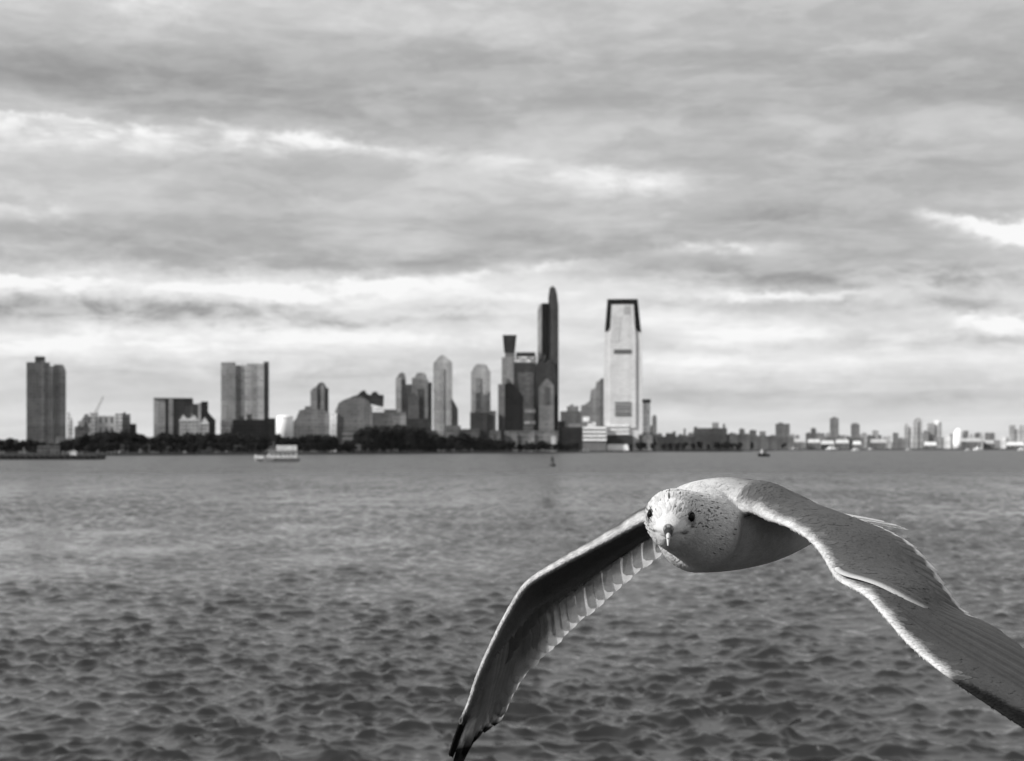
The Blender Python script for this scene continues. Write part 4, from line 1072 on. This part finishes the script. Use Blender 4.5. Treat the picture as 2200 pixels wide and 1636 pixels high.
    for i in range(12):
        q = -1+2*i/11; ang = q*0.11
        dr = unit(-Fw*math.cos(ang)+Rt*math.sin(ang)+U*(-0.09)); sdv = unit(np.cross(unit(U+np.array((0.115,-0.10,0))), dr)); L_ = 0.132
        vs, fs, tn = [], [], []; n = 16; mm = 4
        for k_ in range(n+1):
            a = k_/n; w = 0.0125*min(1, 0.4+a*1.5)*(1 if a < 0.86 else math.sqrt(max(0, 1-((a-0.86)/0.14)**2))*0.97+0.03)
            for j in range(mm+1):
                b = -1+2*j/mm
                vs.append(T0+Rt*q*0.012+dr*L_*a+sdv*w*b+U*(0.0005*b-0.003*a*a-abs(q)*0.002+0.0004*(i % 3))-O); tn.append(WHITE*(0.95-0.2*max(0, 1-abs(b)*6)))
        for k_ in range(n):
            for j in range(mm):
                z_ = k_*(mm+1)+j; fs.append((z_, z_+1, z_+mm+2, z_+mm+1))
        mesh_obj('tail_feather', vs, fs, FT, root, True, {'tone': tn})
    # --- face
    tn = hd; sd = unit(np.cross(tn, np.array((0.06, 0, 1.0)))); u2 = np.cross(sd, tn)
    me_eye, te_, be_ = new_mat('eye_gloss'); be_.inputs['Base Color'].default_value = (0.004,)*3+(1,); be_.inputs['Roughness'].default_value = 0.12; be_.inputs['Specular IOR Level'].default_value = 0.06
    me_lid = plain(0.03, 0.6, 'eye_skin', 200)
    for s_ in (-1, 1):
        c = Hc+tn*0.0152+sd*s_*0.0158+u2*0.0066
        nrm_ = Vector(unit(sd*s_*0.85+tn*0.52+u2*0.1))
        mb = MB(); mb.lathe([(0.0001,-0.0042),(0.0030,-0.0030),(0.0042,0.0),(0.0038,0.0016),(0.0026,0.0031),(0.0012,0.0038),(0.0001,0.0040)], n=24)
        R_ = nrm_.to_track_quat('Z', 'Y').to_matrix()
        vs = [R_ @ (p*0.88)+Vector(c-O) for p in mb.v]
        eye = mesh_obj('eye', vs, mb.f, me_eye, root, True)
        mb = MB(); rp = [(0.0040,0.0004),(0.0046,0.0014),(0.0054,0.0012),(0.0058,0.0)]
        mb.lathe(rp, n=24); mb.f = mb.f[:-2]
        mesh_obj('eyelid', [R_ @ (p*0.88)+Vector(c-O) for p in mb.v], mb.f, me_lid, eye, True)
    # bill: upper and lower mandible with a dark ring
    mbill, tb, bb = new_mat('bill_horn')
    t_at = tb.node('ShaderNodeAttribute', attribute_name='tone').outputs['Fac']
    tb.put(bb.inputs['Base Color'], tb.grey(t_at)); bb.inputs['Roughness'].default_value = 0.5; bb.inputs['Specular IOR Level'].default_value = 0.15
    bd = unit(np.array((-0.10,-0.96,-0.225))); bs = unit(np.cross(bd, u2)); bu_ = np.cross(bs, bd)
    b0 = Hc+tn*0.0290+u2*0.0012
    def mandible(name, upper):
        vs, tn_, fs = [], [], []; n = 26; mm = 18; L_ = 0.036 if upper else 0.032
        for i in range(n+1):
            a = i/n
            hook = 0.0042*smooth01((a-0.62)/0.38)**1.3 if upper else -0.0012*smooth01((a-0.6)/0.4)
            w = 0.0042*(1-a)**0.95+0.0005; hgt = (0.0046*(1-a*0.55)+0.0002 if upper else 0.0036*(1-a*0.6))*(1 if a < 0.9 else max(0.12, 1-((a-0.9)/0.1)**2))
            c = b0+bd*L_*a-bu_*hook+bu_*(0.0002 if upper else -0.0004)
            for j in range(mm):
                th = math.pi*j/(mm-1)
                p = c+bs*w*math.cos(th)+bu_*hgt*math.sin(th)*(1 if upper else -1)
                vs.append(p-O)
                g = (0.14 if a < 0.5 else 0.40) if upper else 0.10
                if 0.34 < a < 0.66: g = 0.012
                if upper and 0.16 < a < 0.32 and 0.25 < th/math.pi < 0.40 or upper and 0.16 < a < 0.32 and 0.6 < th/math.pi < 0.75: g = 0.03
                if upper and (j < 2 or j > mm-3): g = 0.05
                tn_.append(g)
        for i in range(n):
            for j in range(mm):
                q = i*mm; fs.append((q+j, q+(j+1) % mm, q+mm+(j+1) % mm, q+mm+j))
        fs += [tuple(range(mm)), tuple(n*mm+j for j in range(mm-1, -1, -1))]
        return mesh_obj(name, vs, fs, mbill, root, True, {'tone': tn_})
    mandible('upper_bill', True); mandible('lower_bill', False)
    return root
build_gull()
